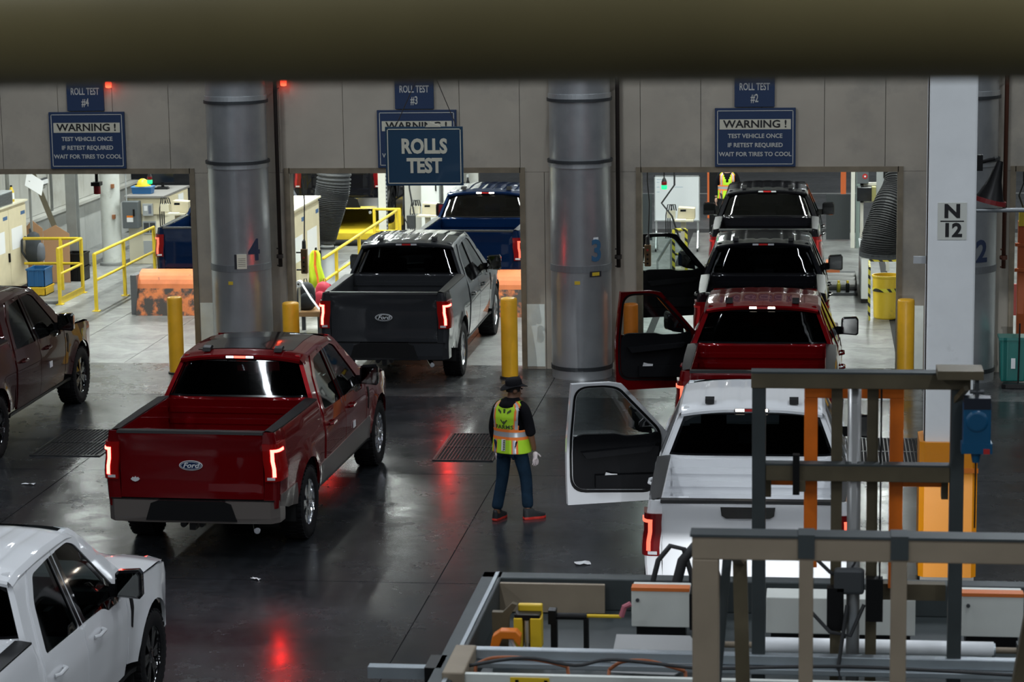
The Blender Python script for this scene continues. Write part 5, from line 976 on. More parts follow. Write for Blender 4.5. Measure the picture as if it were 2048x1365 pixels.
SKIN = mat('skin_brown', (.16,.075,.04), .5); JEANS = mat('jeans_denim', (.010,.026,.048), .8, spec=.1, var=.25, vscale=9, bump=.3, bscale=40); HOODIE = mat('hoodie_black', (.006,.006,.008), .85, spec=.1, bump=.3, bscale=50); HATM = mat('hat_black', (.006,.006,.008), .75, spec=.15)
VY = mat('vest_lime', (.42,.72,.02), .7); VO = mat('vest_orange', (.85,.20,.03), .7); VS = mat('vest_silver', (.42,.44,.46), .35, .3); VP = mat('vest_print', (.05,.08,.02), .8); GLOVE = mat('glove_white', (.75,.66,.66), .8); SHOE = mat('shoe_black', (.010,.012,.014), .6); SOLE = mat('shoe_red', (.55,.03,.02), .5)
def finger(base, dirv, bend, ln, r, nrm):
    d = Vector(dirv).normalized(); p = Vector(base); pts = [p]
    for k in range(3):
        p = p+d*ln*(.42, .32, .26)[k]; pts.append(p); d = (d+Vector(nrm)*bend).normalized()
    return pts
def hand_mesh(name, wrist, down, out, fwd, size=1.0):
    """wrist point, direction of the fingers, thumb side and palm normal; palm and five fingers grown as one skin"""
    w = Vector(wrist); dn = Vector(down).normalized(); th = Vector(fwd).normalized(); pn = Vector(out).normalized(); s = size
    N = {'w': (w, .026*s, .020*s), 'p1': (w+dn*.035*s, .030*s, .018*s), 'p2': (w+dn*.075*s, .032*s, .016*s)}; E = chain('w', 'p1', 'p2')
    for i, (o, l, r) in enumerate(((.032,.070,.0088),(.011,.080,.009),(-.011,.074,.0088),(-.031,.058,.008))):
        pts = finger(w+dn*.088*s+th*o*s, dn+th*o*2.0, .38, l*s, r, pn); prev = 'p2'
        for k, q in enumerate(pts): nm = 'f%d%d' % (i, k); N[nm] = (q, r*s*(1-.1*k), r*s*(1-.1*k)); E.append((prev, nm)); prev = nm
    pts = finger(w+dn*.030*s+th*.034*s, dn*.6+th*.9, -.25, .062*s, .010, th); prev = 'p1'
    for k, q in enumerate(pts): nm = 't%d' % k; N[nm] = (q, .0105*s*(1-.1*k), .0105*s*(1-.1*k)); E.append((prev, nm)); prev = nm
    return skin_mesh(name, N, E, 'w', 1)
def loft(name, rings, material, parent, n=32, caps=True, mi=None):
    """rings: (cx, cy, z, rx, ry, power)"""
    mb = MB(); vs = []
    for cx, cy, z, rx, ry, pw in rings:
        for k in range(n):
            a = 2*PI*k/n; c_, s_ = math.cos(a), math.sin(a)
            vs.append((cx+rx*math.copysign(abs(c_)**pw, c_), cy+ry*math.copysign(abs(s_)**pw, s_), z))
    fs = [(i*n+j, i*n+(j+1) % n, (i+1)*n+(j+1) % n, (i+1)*n+j) for i in range(len(rings)-1) for j in range(n)]
    if caps: fs += [tuple(range(n)), tuple((len(rings)-1)*n+j for j in range(n))]
    mb.add(vs, fs)
    if mi: mb.m = [mi(i, j) for i in range(len(rings)-1) for j in range(n)]+([0, 0] if caps else [])
    return mb.build(name, material, parent, smooth=True)
def worker():
    # local frame: the person faces +y, right hand at +x; feet on z = 0
    t = thing('person', 'man in a black hat, hoodie, lime safety vest and jeans walking', 'person', (-3.40, 26.48, 0), -.42)
    hipL, hipR = (-.085, -.01, .84), (.085, .0, .84)
    kneeL, kneeR = (-.115, -.03, .47), (.12, .10, .47)
    ankL, ankR = (-.12, -.17, .09), (.16, .06, .09)
    toeL, toeR = (-.13, -.02, .045), (.26, .17, .045)
    shL, shR = (-.165, .0, 1.30), (.165, .0, 1.30); elL, elR = (-.235, -.02, 1.04), (.245, .0, 1.03); wrL, wrR = (-.235, .05, .80), (.255, .07, .80)
    N = {'pel': ((0,0,.88), .125, .095), 'waist': ((0,0,1.02), .115, .09), 'chest': ((0,0,1.20), .135, .10), 'neckb': ((0,0,1.34), .07, .06), 'neck': ((.01,.015,1.40), .048, .05), 'head': ((.02,.03,1.49), .070, .085), 'crown': ((.02,.03,1.555), .062, .075), 'nose': ((.065,.10,1.475), .022, .022),
         'hipL': (hipL,.085,.085), 'hipR': (hipR,.085,.085), 'kneeL': (kneeL,.055,.055), 'kneeR': (kneeR,.055,.055), 'ankL': (ankL,.038,.038), 'ankR': (ankR,.038,.038), 'toeL': (toeL,.036,.026), 'toeR': (toeR,.036,.026),
         'shL': (shL,.055,.055), 'shR': (shR,.055,.055), 'elL': (elL,.042,.042), 'elR': (elR,.042,.042), 'wrL': (wrL,.028,.028), 'wrR': (wrR,.028,.028)}
    E = chain('pel','waist','chest','neckb','neck','head','crown')+[('head','nose')]+chain('pel','hipL','kneeL','ankL','toeL')+chain('pel','hipR','kneeR','ankR','toeR')+chain('neckb','shL','elL','wrL')+chain('neckb','shR','elR','wrR')
    me = skin_mesh('body', N, E, 'pel', 2); obj('body', me, SKIN, t)
    # eyes, ears, mouth on the turned head
    hd = Matrix.Translation((.02,.03,1.495)) @ Matrix.Rotation(-.75, 4, 'Z')
    for sx in (-1, 1):
        mb = MB(); mb.lathe([(0,-.011),(.008,-.008),(.011,0),(.008,.008),(0,.011)], 10, hd @ Matrix.Translation((sx*.030,.083,.008))); mb.build('eye', mat('eye_dark', (.02,.015,.012), .3), t, smooth=True)
        mb = MB(); mb.lathe([(0,-.012),(.022,-.008),(.028,.0),(.02,.008),(0,.01)], 12, hd @ Matrix.Translation((sx*.080,-.01,-.01)) @ Matrix.Rotation(PI/2,4,'Y')); mb.build('ear', SKIN, t, smooth=True)
    mb = MB(); mb.cbox((0,0,0), (.045,.012,.010), hd @ Matrix.Translation((0,.086,-.055))); mb.build('mouth', mat('lip_brown', (.10,.04,.03), .5), t, bevel=.004)
    mb = MB(); mb.lathe([(.079,-.03),(.080,.0),(.076,.035)], 20, hd @ Matrix.Translation((0,-.012,.01))); mb.build('hair', mat('hair_black', (.008,.007,.006), .8), t, smooth=True)
    # bucket hat
    hM = hd @ Matrix.Translation((0,.0,.035)) @ Matrix.Rotation(.10, 4, 'X')
    mb = MB(); n = 28; vs = []
    for r_, z, droop in ((.088,.0,0),(.090,.02,0),(.086,.07,0),(.072,.098,0),(.03,.104,0),(.0,.104,0)): vs += [hM @ Vector((r_*math.cos(2*PI*k/n), r_*1.10*math.sin(2*PI*k/n), z)) for k in range(n)]
    mb.add(vs, [(i*n+j, i*n+(j+1) % n, (i+1)*n+(j+1) % n, (i+1)*n+j) for i in range(5) for j in range(n)]); hat = mb.build('hat', HATM, t, smooth=True)
    mb = MB(); vs = []
    for r_, z in ((.088,.012),(.125,-.004),(.142,.0),(.125,.006),(.088,.022)): vs += [hM @ Vector((r_*math.cos(2*PI*k/n), r_*1.14*math.sin(2*PI*k/n), z+(.022*(r_-.088)/.05)*math.cos(2*2*PI*k/n))) for k in range(n)]
    mb.add(vs, [(i*n+j, i*n+(j+1) % n, (i+1)*n+(j+1) % n, (i+1)*n+j) for i in range(4) for j in range(n)]); mb.build('hat_brim', HATM, hat, smooth=True)
    # hoodie: torso and sleeves grown as one skin, with a hood
    H = {'w': ((0,0,.86), .165, .115), 'm': ((0,0,1.03), .150, .11), 'c': ((0,0,1.20), .165, .12), 'n': ((0,.0,1.335), .09, .08), 'aL': (shL,.080,.080), 'bL': ((-.21,-.01,1.16),.068,.068), 'eL': (elL,.062,.062), 'hL': ((-.237,.02,.90),.052,.052), 'kL': ((-.235,.045,.82),.045,.045),
         'aR': (shR,.080,.080), 'bR': ((.215,.0,1.16),.070,.070), 'eR': (elR,.066,.066), 'kR': ((.25,.02,.985),.060,.060)}
    E = chain('w','m','c','n')+chain('n','aL','bL','eL','hL','kL')+chain('n','aR','bR','eR','kR'); obj('hoodie', skin_mesh('hoodie', H, E, 'w', 2), HOODIE, t)
    loft('hood', [(.0,-.045,1.245,.05,.05,1),(.0,-.06,1.28,.095,.075,.9),(.0,-.05,1.33,.125,.105,.9),(.005,-.025,1.375,.115,.105,.9),(.01,.0,1.405,.085,.085,1),(.012,.01,1.41,.062,.062,1)], HOODIE, t, 24)
    # jeans
    J = {'p': ((0,0,.86), .155, .112), 'hL': (hipL,.100,.098), 'hR': (hipR,.100,.098), 'mL': ((-.105,-.02,.66),.085,.088), 'mR': ((.105,.05,.66),.085,.088), 'kL': (kneeL,.074,.076), 'kR': (kneeR,.074,.076), 'cL': ((-.118,-.10,.28),.068,.070), 'cR': ((.14,.085,.28),.068,.070), 'aL': ((-.12,-.165,.115),.066,.070), 'aR': ((.16,.065,.115),.066,.070)}
    E = [('p','hL'),('p','hR')]+chain('hL','mL','kL','cL','aL')+chain('hR','mR','kR','cR','aR'); obj('jeans', skin_mesh('jeans', J, E, 'p', 2), JEANS, t)
    # shoes
    for nm, heel, toe, lift in (('L', Vector((-.12,-.20,0)), Vector((-.135,.06,0)), 0), ('R', Vector((.14,.02,0)), Vector((.30,.22,0)), 0)):
        d = (toe-heel); l = d.length; d.normalize(); sd = Vector((d.y,-d.x,0)); n = 14
        def foot(prof, z0): return [heel+d*(l*u)+sd*(w*sgn)+Vector((0,0,z)) for u, w, z, sgn in prof]
        out = [(u, w) for u, w in ((-.06,.0),(-.03,.030),(.15,.040),(.4,.038),(.65,.046),(.85,.040),(.97,.022),(1.0,0))]; ring = [(u, w) for u, w in out]+[(u, -w) for u, w in out[-2:0:-1]]; k = len(ring)
        mb = MB(); vs = []
        for z, sc in ((0,.97),(.012,1.04),(.030,1.02)): vs += [heel+d*(l*(.47+(u-.47)*sc))+sd*(w*sc)+Vector((0,0,z)) for u, w in ring]
        mb.add(vs, [(i*k+j, i*k+(j+1) % k, (i+1)*k+(j+1) % k, (i+1)*k+j) for i in range(2) for j in range(k)]+[tuple(range(k)), tuple(range(2*k, 3*k))])
        sh = None
        mb2 = MB(); vs = []
        for z, sc, cut in ((.028,1.0,1.0),(.055,.97,.96),(.078,.86,.70),(.10,.70,.46),(.125,.62,.36)): vs += [heel+d*(l*min(cut, max(-.04,u*(1 if u > .3 else 1))*1.0))+sd*(w*sc)+Vector((0,0,z)) for u, w in ring]
        mb2.add(vs, [(i*k+j, i*k+(j+1) % k, (i+1)*k+(j+1) % k, (i+1)*k+j) for i in range(4) for j in range(k)]+[tuple(range(4*k, 5*k))])
        s_o = mb2.build('shoe', SHOE, t, smooth=True)
        mb.build('sole', SOLE, s_o)
    # vest: a shell over the hoodie with lime cloth, orange bands and silver tape
    n = 96; rows = []; Z = frange(.79, 1.375, 52)
    for z in Z:
        t_ = (z-.79)/.585
        rx = interp(z, [(.79,.222),(.90,.212),(1.03,.200),(1.18,.215),(1.28,.216),(1.335,.17),(1.375,.12)]); ry = interp(z, [(.79,.175),(.90,.165),(1.03,.152),(1.20,.160),(1.30,.135),(1.375,.105)])
        rows.append((0, -.004, z, rx, ry, .88))
    def cell(i, j):
        z = Z[i]; a = 2*PI*(j+.5)/n; x = math.cos(a)
        if abs(z-1.005) < .030: return 2
        if abs(z-1.005) < .062: return 1
        u = abs(x)
        if z < .95:
            if .47 < u < .63: return 2
            if .40 < u < .70: return 1
        else:
            s_ = .60+(z-1.0)*.35
            if abs(u-s_) < .075: return 2
            if abs(u-s_) < .17: return 1
        return 0
    v = loft('safety_vest', rows, [VY, VO, VS], t, n, False, cell)
    bm = bmesh.new(); bm.from_mesh(v.data)          # arm holes and the open front
    dele = [f for f in bm.faces if ((abs(f.calc_center_median().x) > .158 and f.calc_center_median().z > 1.065) or (abs(f.calc_center_median().x) < .02 and f.calc_center_median().y > 0) or (f.calc_center_median().y > .02 and f.calc_center_median().z > 1.33))]
    bmesh.ops.delete(bm, geom=dele, context='FACES'); bm.to_mesh(v.data); bm.free()
    sd = v.modifiers.new('solid', 'SOLIDIFY'); sd.thickness = .008; sd.offset = 1
    # print on the back: an upright mark with two arrow wings, a word below, a striped tag
    def back(me, z, x=0):
        for q in me.vertices:
            xx, yy, zz = q.co; px = xx+x; zc = zz+z; ry = interp(zc, [(.79,.175),(.90,.165),(1.03,.152),(1.20,.160),(1.30,.135)]); rx = interp(zc, [(.79,.235),(.90,.222),(1.03,.205),(1.18,.215),(1.28,.212)])
            q.co = (px, -.004-ry*(max(0, 1-(abs(px)/rx)**(2/.88)))**.44-.012+yy, zc)
        return me
    for nm, tx, sz, z in (('vest_word', 'FARMS', .060, 1.095),):
        me = back(text_mesh(tx, sz, bold=.02, sx=1.2, spacing=1.1), z); me.materials.clear(); me.materials.append(VP); obj(nm, me, None, v)
    for nm, poly, z in (('vest_mark', [(-.010,-.07),(.010,-.07),(.012,.10),(-.012,.10)], 1.20), ('vest_mark', [(-.045,-.02),(-.035,-.012),(0,-.055),(.035,-.012),(.045,-.02),(0,-.075)], 1.195), ('vest_mark', [(-.085,.03),(-.04,.0),(-.04,.025),(-.08,.055)], 1.245), ('vest_mark', [(.085,.03),(.04,.0),(.04,.025),(.08,.055)], 1.245)):
        mb = MB(); mb.prism(poly, -.002, .002, 'xz'); me = back(mb.mesh(nm), z); me.materials.append(VP); obj(nm, me, None, v)
    mb = MB(); mb.box(-.028,.022,-.003,.002,-.06,.07); me = back(mb.mesh('vest_tag'), .885); me.materials.append(PAPER); obj('vest_tag', me, None, v)
    for k in range(6): mb = MB(); mb.prism([(-.004,-.052+k*.02),(.020,-.046+k*.02),(.020,-.034+k*.02),(-.004,-.040+k*.02)], -.006, -.003, 'xz'); me = back(mb.mesh('tag_stripe'), .885); me.materials.append(VP); obj('tag_stripe', me, None, v)
    # gloved right hand, bare left hand
    obj('glove', hand_mesh('glove', (.255,.072,.795), (.02,.10,-1), (-.9,.3,0), (.25,.95,0), 1.12), GLOVE, t)
    obj('hand', hand_mesh('hand', (-.235,.052,.795), (0,.12,-1), (.95,.1,0), (-.1,.95,0), 1.05), GLOVE, t)
worker()
def far_worker():
    t = thing('person', 'far worker in a lime safety vest and dark trousers facing the queue', 'person', (-1.88, 51.6, 0), PI)
    N = {'pel': ((0,0,.92), .13, .10), 'waist': ((0,0,1.06), .12, .09), 'chest': ((0,0,1.24), .14, .10), 'neckb': ((0,0,1.38), .07, .06), 'neck': ((0,.01,1.45), .05, .05), 'head': ((0,.03,1.55), .072, .088), 'crown': ((0,.03,1.62), .062, .075), 'nose': ((0,.12,1.54), .02, .02),
         'hipL': ((-.09,0,.88),.085,.085), 'hipR': ((.09,0,.88),.085,.085), 'kneeL': ((-.10,.02,.49),.055,.055), 'kneeR': ((.10,.02,.49),.055,.055), 'ankL': ((-.10,-.02,.09),.04,.04), 'ankR': ((.10,-.02,.09),.04,.04), 'toeL': ((-.12,.14,.045),.036,.028), 'toeR': ((.12,.14,.045),.036,.028),
         'shL': ((-.17,0,1.34),.055,.055), 'shR': ((.17,0,1.34),.055,.055), 'elL': ((-.24,-.02,1.08),.042,.042), 'elR': ((.24,-.02,1.08),.042,.042), 'wrL': ((-.24,.08,.86),.03,.03), 'wrR': ((.24,.08,.86),.03,.03)}
    E = chain('pel','waist','chest','neckb','neck','head','crown')+[('head','nose')]+chain('pel','hipL','kneeL','ankL','toeL')+chain('pel','hipR','kneeR','ankR','toeR')+chain('neckb','shL','elL','wrL')+chain('neckb','shR','elR','wrR')
    obj('body', skin_mesh('body', N, E, 'pel', 2), mat('skin_light', (.45,.26,.19), .5), t)
    for sx in (-1, 1): mb = MB(); mb.lathe([(0,-.01),(.009,0),(0,.01)], 8, Matrix.Translation((sx*.03,.115,1.565))); mb.build('eye', mat('eye_dark', (.02,.015,.012), .3), t)
    mb = MB(); mb.cbox((0,.118,1.495), (.045,.012,.01)); mb.build('mouth', mat('lip_brown', (.10,.04,.03), .5), t)
    mb = MB(); mb.lathe([(.085,-.03),(.088,.02),(.07,.07),(0,.09)], 20, Matrix.Translation((0,.015,1.60))); mb.build('hair', mat('hair_black', (.008,.007,.006), .8), t, smooth=True)
    H = {'w': ((0,0,.90), .165, .115), 'c': ((0,0,1.24), .165, .12), 'n': ((0,0,1.38), .085, .075), 'aL': ((-.17,0,1.34),.08,.08), 'eL': ((-.24,-.02,1.08),.06,.06), 'kL': ((-.24,.07,.88),.045,.045), 'aR': ((.17,0,1.34),.08,.08), 'eR': ((.24,-.02,1.08),.06,.06), 'kR': ((.24,.07,.88),.045,.045)}
    obj('shirt', skin_mesh('shirt', H, chain('w','c','n')+chain('n','aL','eL','kL')+chain('n','aR','eR','kR'), 'w', 2), HOODIE, t)
    J = {'p': ((0,0,.90), .155, .115), 'hL': ((-.09,0,.87),.10,.10), 'hR': ((.09,0,.87),.10,.10), 'kL': ((-.10,.02,.49),.075,.078), 'kR': ((.10,.02,.49),.075,.078), 'aL': ((-.10,-.02,.10),.066,.07), 'aR': ((.10,-.02,.10),.066,.07)}
    obj('trousers', skin_mesh('trousers', J, [('p','hL'),('p','hR')]+chain('hL','kL','aL')+chain('hR','kR','aR'), 'p', 2), mat('trousers_dark', (.015,.017,.022), .8), t)
    n = 64; Z = frange(.84, 1.42, 40); rows = [(0,0,z,interp(z,[(.84,.225),(1.06,.205),(1.24,.215),(1.33,.21),(1.42,.12)]),interp(z,[(.84,.165),(1.06,.15),(1.24,.158),(1.34,.13),(1.42,.10)]),.88) for z in Z]
    def cell(i, j):
        z = Z[i]; u = abs(math.cos(2*PI*(j+.5)/n))
        if abs(z-1.06) < .028: return 2
        if abs(z-1.06) < .060: return 1
        if abs(u-.58) < .08: return 2
        if abs(u-.58) < .18: return 1
        return 0
    v = loft('safety_vest', rows, [VY, VO, VS], t, n, False, cell); bm = bmesh.new(); bm.from_mesh(v.data)
    dele = [f for f in bm.faces if (abs(f.calc_center_median().x) > .16 and f.calc_center_median().z > 1.12) or (f.calc_center_median().y > 0 and abs(f.calc_center_median().x) < max(0,(f.calc_center_median().z-1.16))*.42)]
    bmesh.ops.delete(bm, geom=dele, context='FACES'); bm.to_mesh(v.data); bm.free(); v.modifiers.new('solid','SOLIDIFY').thickness = .008
    for sx in (-1, 1): obj('hand', hand_mesh('hand', (sx*.24,.085,.855), (0,.1,-1), (-sx*.95,.1,0), (0,1,0), 1.05), mat('skin_light', (.45,.26,.19), .5), t)
    for sx in (-1, 1):
        mb = MB(); mb.prism([(-.05,-.05),(.05,-.05),(.055,.12),(.03,.19),(-.03,.19),(-.055,.12)], 0, .07, 'xy'); mb.build('shoe', SHOE, t, bevel=.015, loc=(sx*.11,0,0))
far_worker()
# ================================================================ steel machine in the foreground
TANP = mat('frame_tan', (.26,.21,.15), .55, .1, var=.08, vscale=5); BRN = mat('frame_brown', (.105,.085,.050), .5, .2, var=.15, vscale=6); DGRN = mat('frame_slate', (.045,.055,.057), .5, .2, var=.1); ORG = mat('mast_orange', (.80,.17,.006), .45, var=.12, vscale=5); CREAMC = mat('cabinet_offwhite', (.64,.66,.62), .5, var=.03); ALUM = mat('extrusion_aluminium', (.34,.38,.41), .38, .6, var=.06); STEELB = mat('brushed_steel', (.66,.66,.66), .34, .6); ORS = mat('orange_strip', (.62,.16,.03), .5); MACHY = mat('machine_yellow', (.72,.48,.02), .4); MACHO = mat('machine_orange', (.72,.18,.01), .4); ROLLW = mat('roller_white', (.92,.94,.96), .3)
# platform on legs
t = thing('machine_platform', 'dark steel machine platform on legs with aluminium front rails', 'platform', (0, 13.5, 0)); B = lambda x0, x1, y0, y1, z0, z1: MB().box(x0, x1, y0-13.5, y1-13.5, z0, z1)
B(-2.12, 2.4, 11.2, 15.7, 2.02, 2.08).build('deck', DGRN, t)
B(-2.24, -2.10, 11.2, 15.82, 2.08, 2.30).build('side_rail', DGRN, t, bevel=.008); B(-2.15, -2.125, 11.2, 15.78, 2.30, 2.312).build('rail_edge', ALUM, t); B(2.3, 2.44, 11.2, 15.82, 2.08, 2.30).build('side_rail', DGRN, t, bevel=.008)
B(-2.24, 2.44, 15.68, 15.82, 2.08, 2.30).build('rear_rail', DGRN, t, bevel=.008)
B(-2.10, -1.39, 15.58, 15.62, 2.09, 2.285).build('kick_plate', TANP, t)
for z0, z1, y in ((2.225,2.262,13.93), (2.268,2.33,13.98)): B(-2.08, 2.3, y-.04, y+.03, z0, z1).build('front_rail', ALUM, t, bevel=.006)
B(-2.10, 2.3, 13.46, 13.50, 2.08, 2.325).build('front_panel', CREAMC, t)
B(-1.76, -1.53, 13.452, 13.46, 2.20, 2.312).build('yellow_label', MACHY, t)
for x in (-1.73, -1.56): B(x, x+.02, 13.448, 13.452, 2.285, 2.30).build('label_mark', BLACK, t)
B(-2.16, -2.03, 13.42, 13.98, 2.08, 2.345).build('corner_post', TANP, t, bevel=.01)
B(-2.66, -2.16, 13.72, 13.80, 2.20, 2.27).build('outrigger_bar', ALUM, t); B(-2.30, -2.20, 13.64, 13.9, 2.12, 2.30).build('outrigger_clamp', BLACK, t)
for x in (-2.17, 2.37):
    for y in (11.27, 15.75): B(x-.07, x+.07, y-.07, y+.07, 0, 2.08).build('leg', DGRN, t); 
for y in (11.27, 15.75): B(-2.1, 2.3, y-.03, y+.03, 1.94, 2.02).build('cross_beam', DGRN, t)
# near tan rack
t = thing('tan_rack', 'tan welded tube rack nearest the platform front edge', 'rack', (.8, 11.5, 2.08)); Q = lambda x0, x1, y0, y1, z0, z1: MB().box(x0-.8, x1-.8, y0, y1, z0-2.08, z1-2.08)
Q(-.59, 2.25, -.06, .06, 3.585, 3.70).build('top_bar', TANP, t, bevel=.006); Q(-.60, 2.26, -.068, .068, 3.70, 3.712).build('top_cap', DGRN, t)
Q(-.59, -.46, -.06, .06, 2.08, 3.585).build('post', TANP, t, bevel=.006)
for a, b in ((-.07, .0), (.375, .45), (2.12, 2.25)): Q(a, b, -.062, .05, 2.08, 3.60).build('post', TANP, t, bevel=.004); Q(a-.005, b+.005, -.07, .07, 3.60, 3.718).build('saddle', DGRN, t)
mb = MB(); mb.bar((-.39-.8, 1.0, 3.3-2.08), (-.36-.8, 1.0, 0), .075, .06); mb.bar((-.39-.8, 1.0, 1.22), (-.39-.8, .05, 1.52), .05); mb.build('rear_strut', BRN, t)
mb = MB(); mb.bar((-.455-.8, 1.1, 3.35-2.08), (-.56-.8, 1.1, 0), .05, .05); mb.bar((-.455-.8, 1.1, 1.27), (-.46-.8, .05, 1.52), .05); mb.build('rear_strut', DGRN, t)
mb = MB(); mb.bar((1.16-.8, .5, 3.6-2.08), (.93-.8, .5, 0), .07, .07); mb.bar((1.16-.8,.5,1.52), (1.16-.8,.04,1.54), .05); mb.build('rear_strut', BRN, t)
# lift carriage
t = thing('lift_carriage', 'tall brown lift carriage frame with two orange masts and a steel cylinder', 'frame', (.25, 14.2, 2.08)); K = lambda x0, x1, y0, y1, z0, z1: MB().box(x0-.25, x1-.25, y0-14.2, y1-14.2, z0-2.08, z1-2.08)
for a, b in ((-.365, -.285), (.79, .87)): K(a, b, 13.96, 14.06, 2.08, 4.04).build('post', DGRN, t, bevel=.005)
K(-.37, .90, 13.95, 14.05, 3.955, 4.045).build('top_bar', BRN, t, bevel=.005); K(-.37, .90, 13.945, 14.055, 4.045, 4.055).build('top_cap', DGRN, t); K(-.285, .79, 13.97, 14.05, 3.395, 3.49).build('cross_bar', BRN, t, bevel=.005); K(-.285, .79, 13.965, 14.055, 3.49, 3.50).build('cross_cap', DGRN, t)
K(.36, .79, 14.25, 14.33, 2.60, 2.70).build('lower_bar', BRN, t)
for a, b in ((.10, .165), (.31, .375)): K(a, b, 14.08, 14.14, 2.08, 3.95).build('guide_post', BRN, t)
K(.385, .395, 14.0, 14.06, 2.6, 3.95).build('cable_strip', BLACK, t)
for a, b, z0 in ((-.06, .02, 2.82), (.445, .525, 2.70)): K(a, b, 14.15, 14.22, z0, 3.86).build('mast', ORG, t, bevel=.004)
K(-.06, .525, 14.15, 14.22, 3.86, 3.95).build('mast_head', ORG, t, bevel=.004); K(-.285, -.06, 14.14, 14.20, 3.33, 3.40).build('mast_bracket', ORG, t); K(.525, .79, 14.14, 14.20, 3.33, 3.40).build('mast_bracket', ORG, t)
for a, b in ((-.295, -.255), (.75, .79)): K(a, b, 14.12, 14.20, 3.26, 3.40).build('bracket_plate', BRN, t)
K(-.125, -.085, 13.93, 13.99, 3.32, 3.56).build('stop_clamp', BLACK, t); K(-.085, -.05, 13.95, 14.02, 3.335, 3.40).build('clamp_jaw', BRN, t)
mb = MB(); mb.tube([(.235-.25, 14.08-14.2, 0), (.235-.25, 14.08-14.2, 1.87)], .040, 20); mb.build('cylinder', STEELB, t, smooth=True); autosmooth(t.children[-1].data)
K(.22, .25, 14.0, 14.04, 3.10, 3.86).build('cylinder_rib', STEELB, t)
for x, z in ((.13, 2.62), (.36, 2.68)): K(x-.05, x+.05, 13.98, 14.06, z-.14, z+.12).build('valve_block', BLACK, t); 
K(.12, .30, 13.98, 14.04, 2.70, 2.86).build('manifold', DGREY, t, bevel=.02)
for pts in (((-.28,0,.9),(-.1,-.05,.74),(.0,-.05,.70),(.1,-.05,.95)), ((-.25,-.1,.55),(-.1,-.15,.40),(.02,-.15,.38),(.1,-.1,.56)), ((.0,-.12,.56),(-.05,-.2,.2),(-.02,-.2,.0))): mb = MB(); mb.tube([(p[0]-.05, p[1]-.1, p[2]) for p in pts], .012, 8); mb.build('hose', HOSE_B, t)
K(.70, .96, 13.76, 13.98, 4.05, 4.10).build('jib_arm', BRN, t); mb = MB(); mb.bar((.62, -.32, 1.90), (.56, -.22, 1.80), .03); mb.build('jib_gusset', BRN, t)
# balancer
t = thing('spring_balancer', 'blue spring balancer hanging from the jib of the lift carriage', 'balancer', (.925, 13.80, 3.52)); BB = mat('balancer_blue', (.004,.075,.17), .35, coat=.2)
mb = MB(); mb.lathe([(0,-.06),(.055,-.06),(.075,-.04),(.075,.04),(.055,.06),(0,.06)], 24, Matrix.Translation((0,0,.29)) @ Matrix.Rotation(PI/2,4,'X')); mb.box(-.077,.080,-.05,.05,.13,.40); mb.build('housing', BB, t, bevel=.008); mb = MB(); mb.box(-.075,.078,-.052,.052,.36,.425); mb.build('top_cap', mat('balancer_dark', (.008,.012,.022), .4), t)
mb = MB(); mb.box(-.085,.09,-.052,.052,.10,.16); mb.build('base_flange', BB, t); mb = MB(); mb.lathe([(.03,.10),(.02,.04),(0,.04)], 12); mb.build('cable_nose', BB, t); mb = MB(); mb.tube([(0,0,.05),(0,0,-.35)], .005, 6); mb.build('cable', BLACK, t); mb = MB(); mb.tube([(0,0,.42),(.0,0,.47),(.0,0,.53)], .012, 8); mb.tube([(-.04,0,.455),(.04,0,.455)], .012, 8); mb.build('hook', DGREY, t); mb = MB(); mb.box(.04,.075,-.055,-.05,.10,.13); mb.build('red_tab', REDP, t)
# boxes on the platform
def ctrl(label, x0, x1, z0, z1, y=15.0, d=.22, strip=True, knob=True):
    t = thing('control_cabinet', label, 'cabinet', ((x0+x1)/2, y, 2.08)); w = (x1-x0)/2
    mb = MB(); mb.box(-w, w, 0, d, z0-2.08, z1-2.08); mb.build('case', CREAMC, t, bevel=.006); mb = MB(); mb.box(-w+.03, w-.03, .03, d-.03, 0, z0-2.08+.01); mb.build('foot', BLACK, t)
    if strip: mb = MB(); mb.box(-w, w, -.004, d*.4, z1-2.08, z1-2.08+.022); mb.build('orange_strip', ORS, t)
    if knob: mb = MB(); mb.lathe([(.012,0),(.012,.012),(0,.012)], 12, Matrix.Translation((-w+.04,0,z1-2.08-.06)) @ Matrix.Rotation(PI/2,4,'X')); mb.build('latch', DGREY, t)
    return t
cc = ctrl('offwhite control cabinet with an orange strip, behind the steel tray', -1.165, -.79, 2.175, 2.415); MB().box(.1875,.235,0,.2,.08,.32).build('side_bracket', BLACK, cc)
ctrl('long offwhite control cabinet inside the lift carriage', -.30, .645, 2.15, 2.39, strip=False, knob=False); ctrl('offwhite control cabinet with an orange strip, right of the lift carriage', .935, 1.32, 2.155, 2.42)
t = thing('feed_roller', 'white feed roller across the platform under the lift carriage', 'roller', (.3, 14.5, 2.08)); R_ = Matrix.Rotation(PI/2,4,'Y')
mb = MB(); mb.tube([(-.6,0,.148),(.80,0,.148)], .046, 20); mb.build('drum', ROLLW, t, smooth=True); mb = MB(); mb.tube([(-.9,0,.142),(1.0,0,.142)], .02, 12); mb.build('axle', TANP, t); [MB().box(a,a+.06,-.05,.05,0,.19).build('bearing', DGRN, t) for a in (-.92, .94)]; mb = MB(); mb.lathe([(.04,.79),(.043,.79),(.043,.81),(.04,.81)], 20, Matrix.Translation((0,0,.142)) @ R_); mb.build('end_ring', ALUM, t)
t = thing('gripper_unit', 'yellow gripper unit with an orange clamp on the platform corner', 'gripper', (-1.79, 14.6, 2.08))
for a, b in ((-.085,-.03), (.02,.09)): mb = MB(); mb.box(a, b, -.06, .06, .07, .27); mb.build('jaw_plate', MACHY, t, bevel=.005)
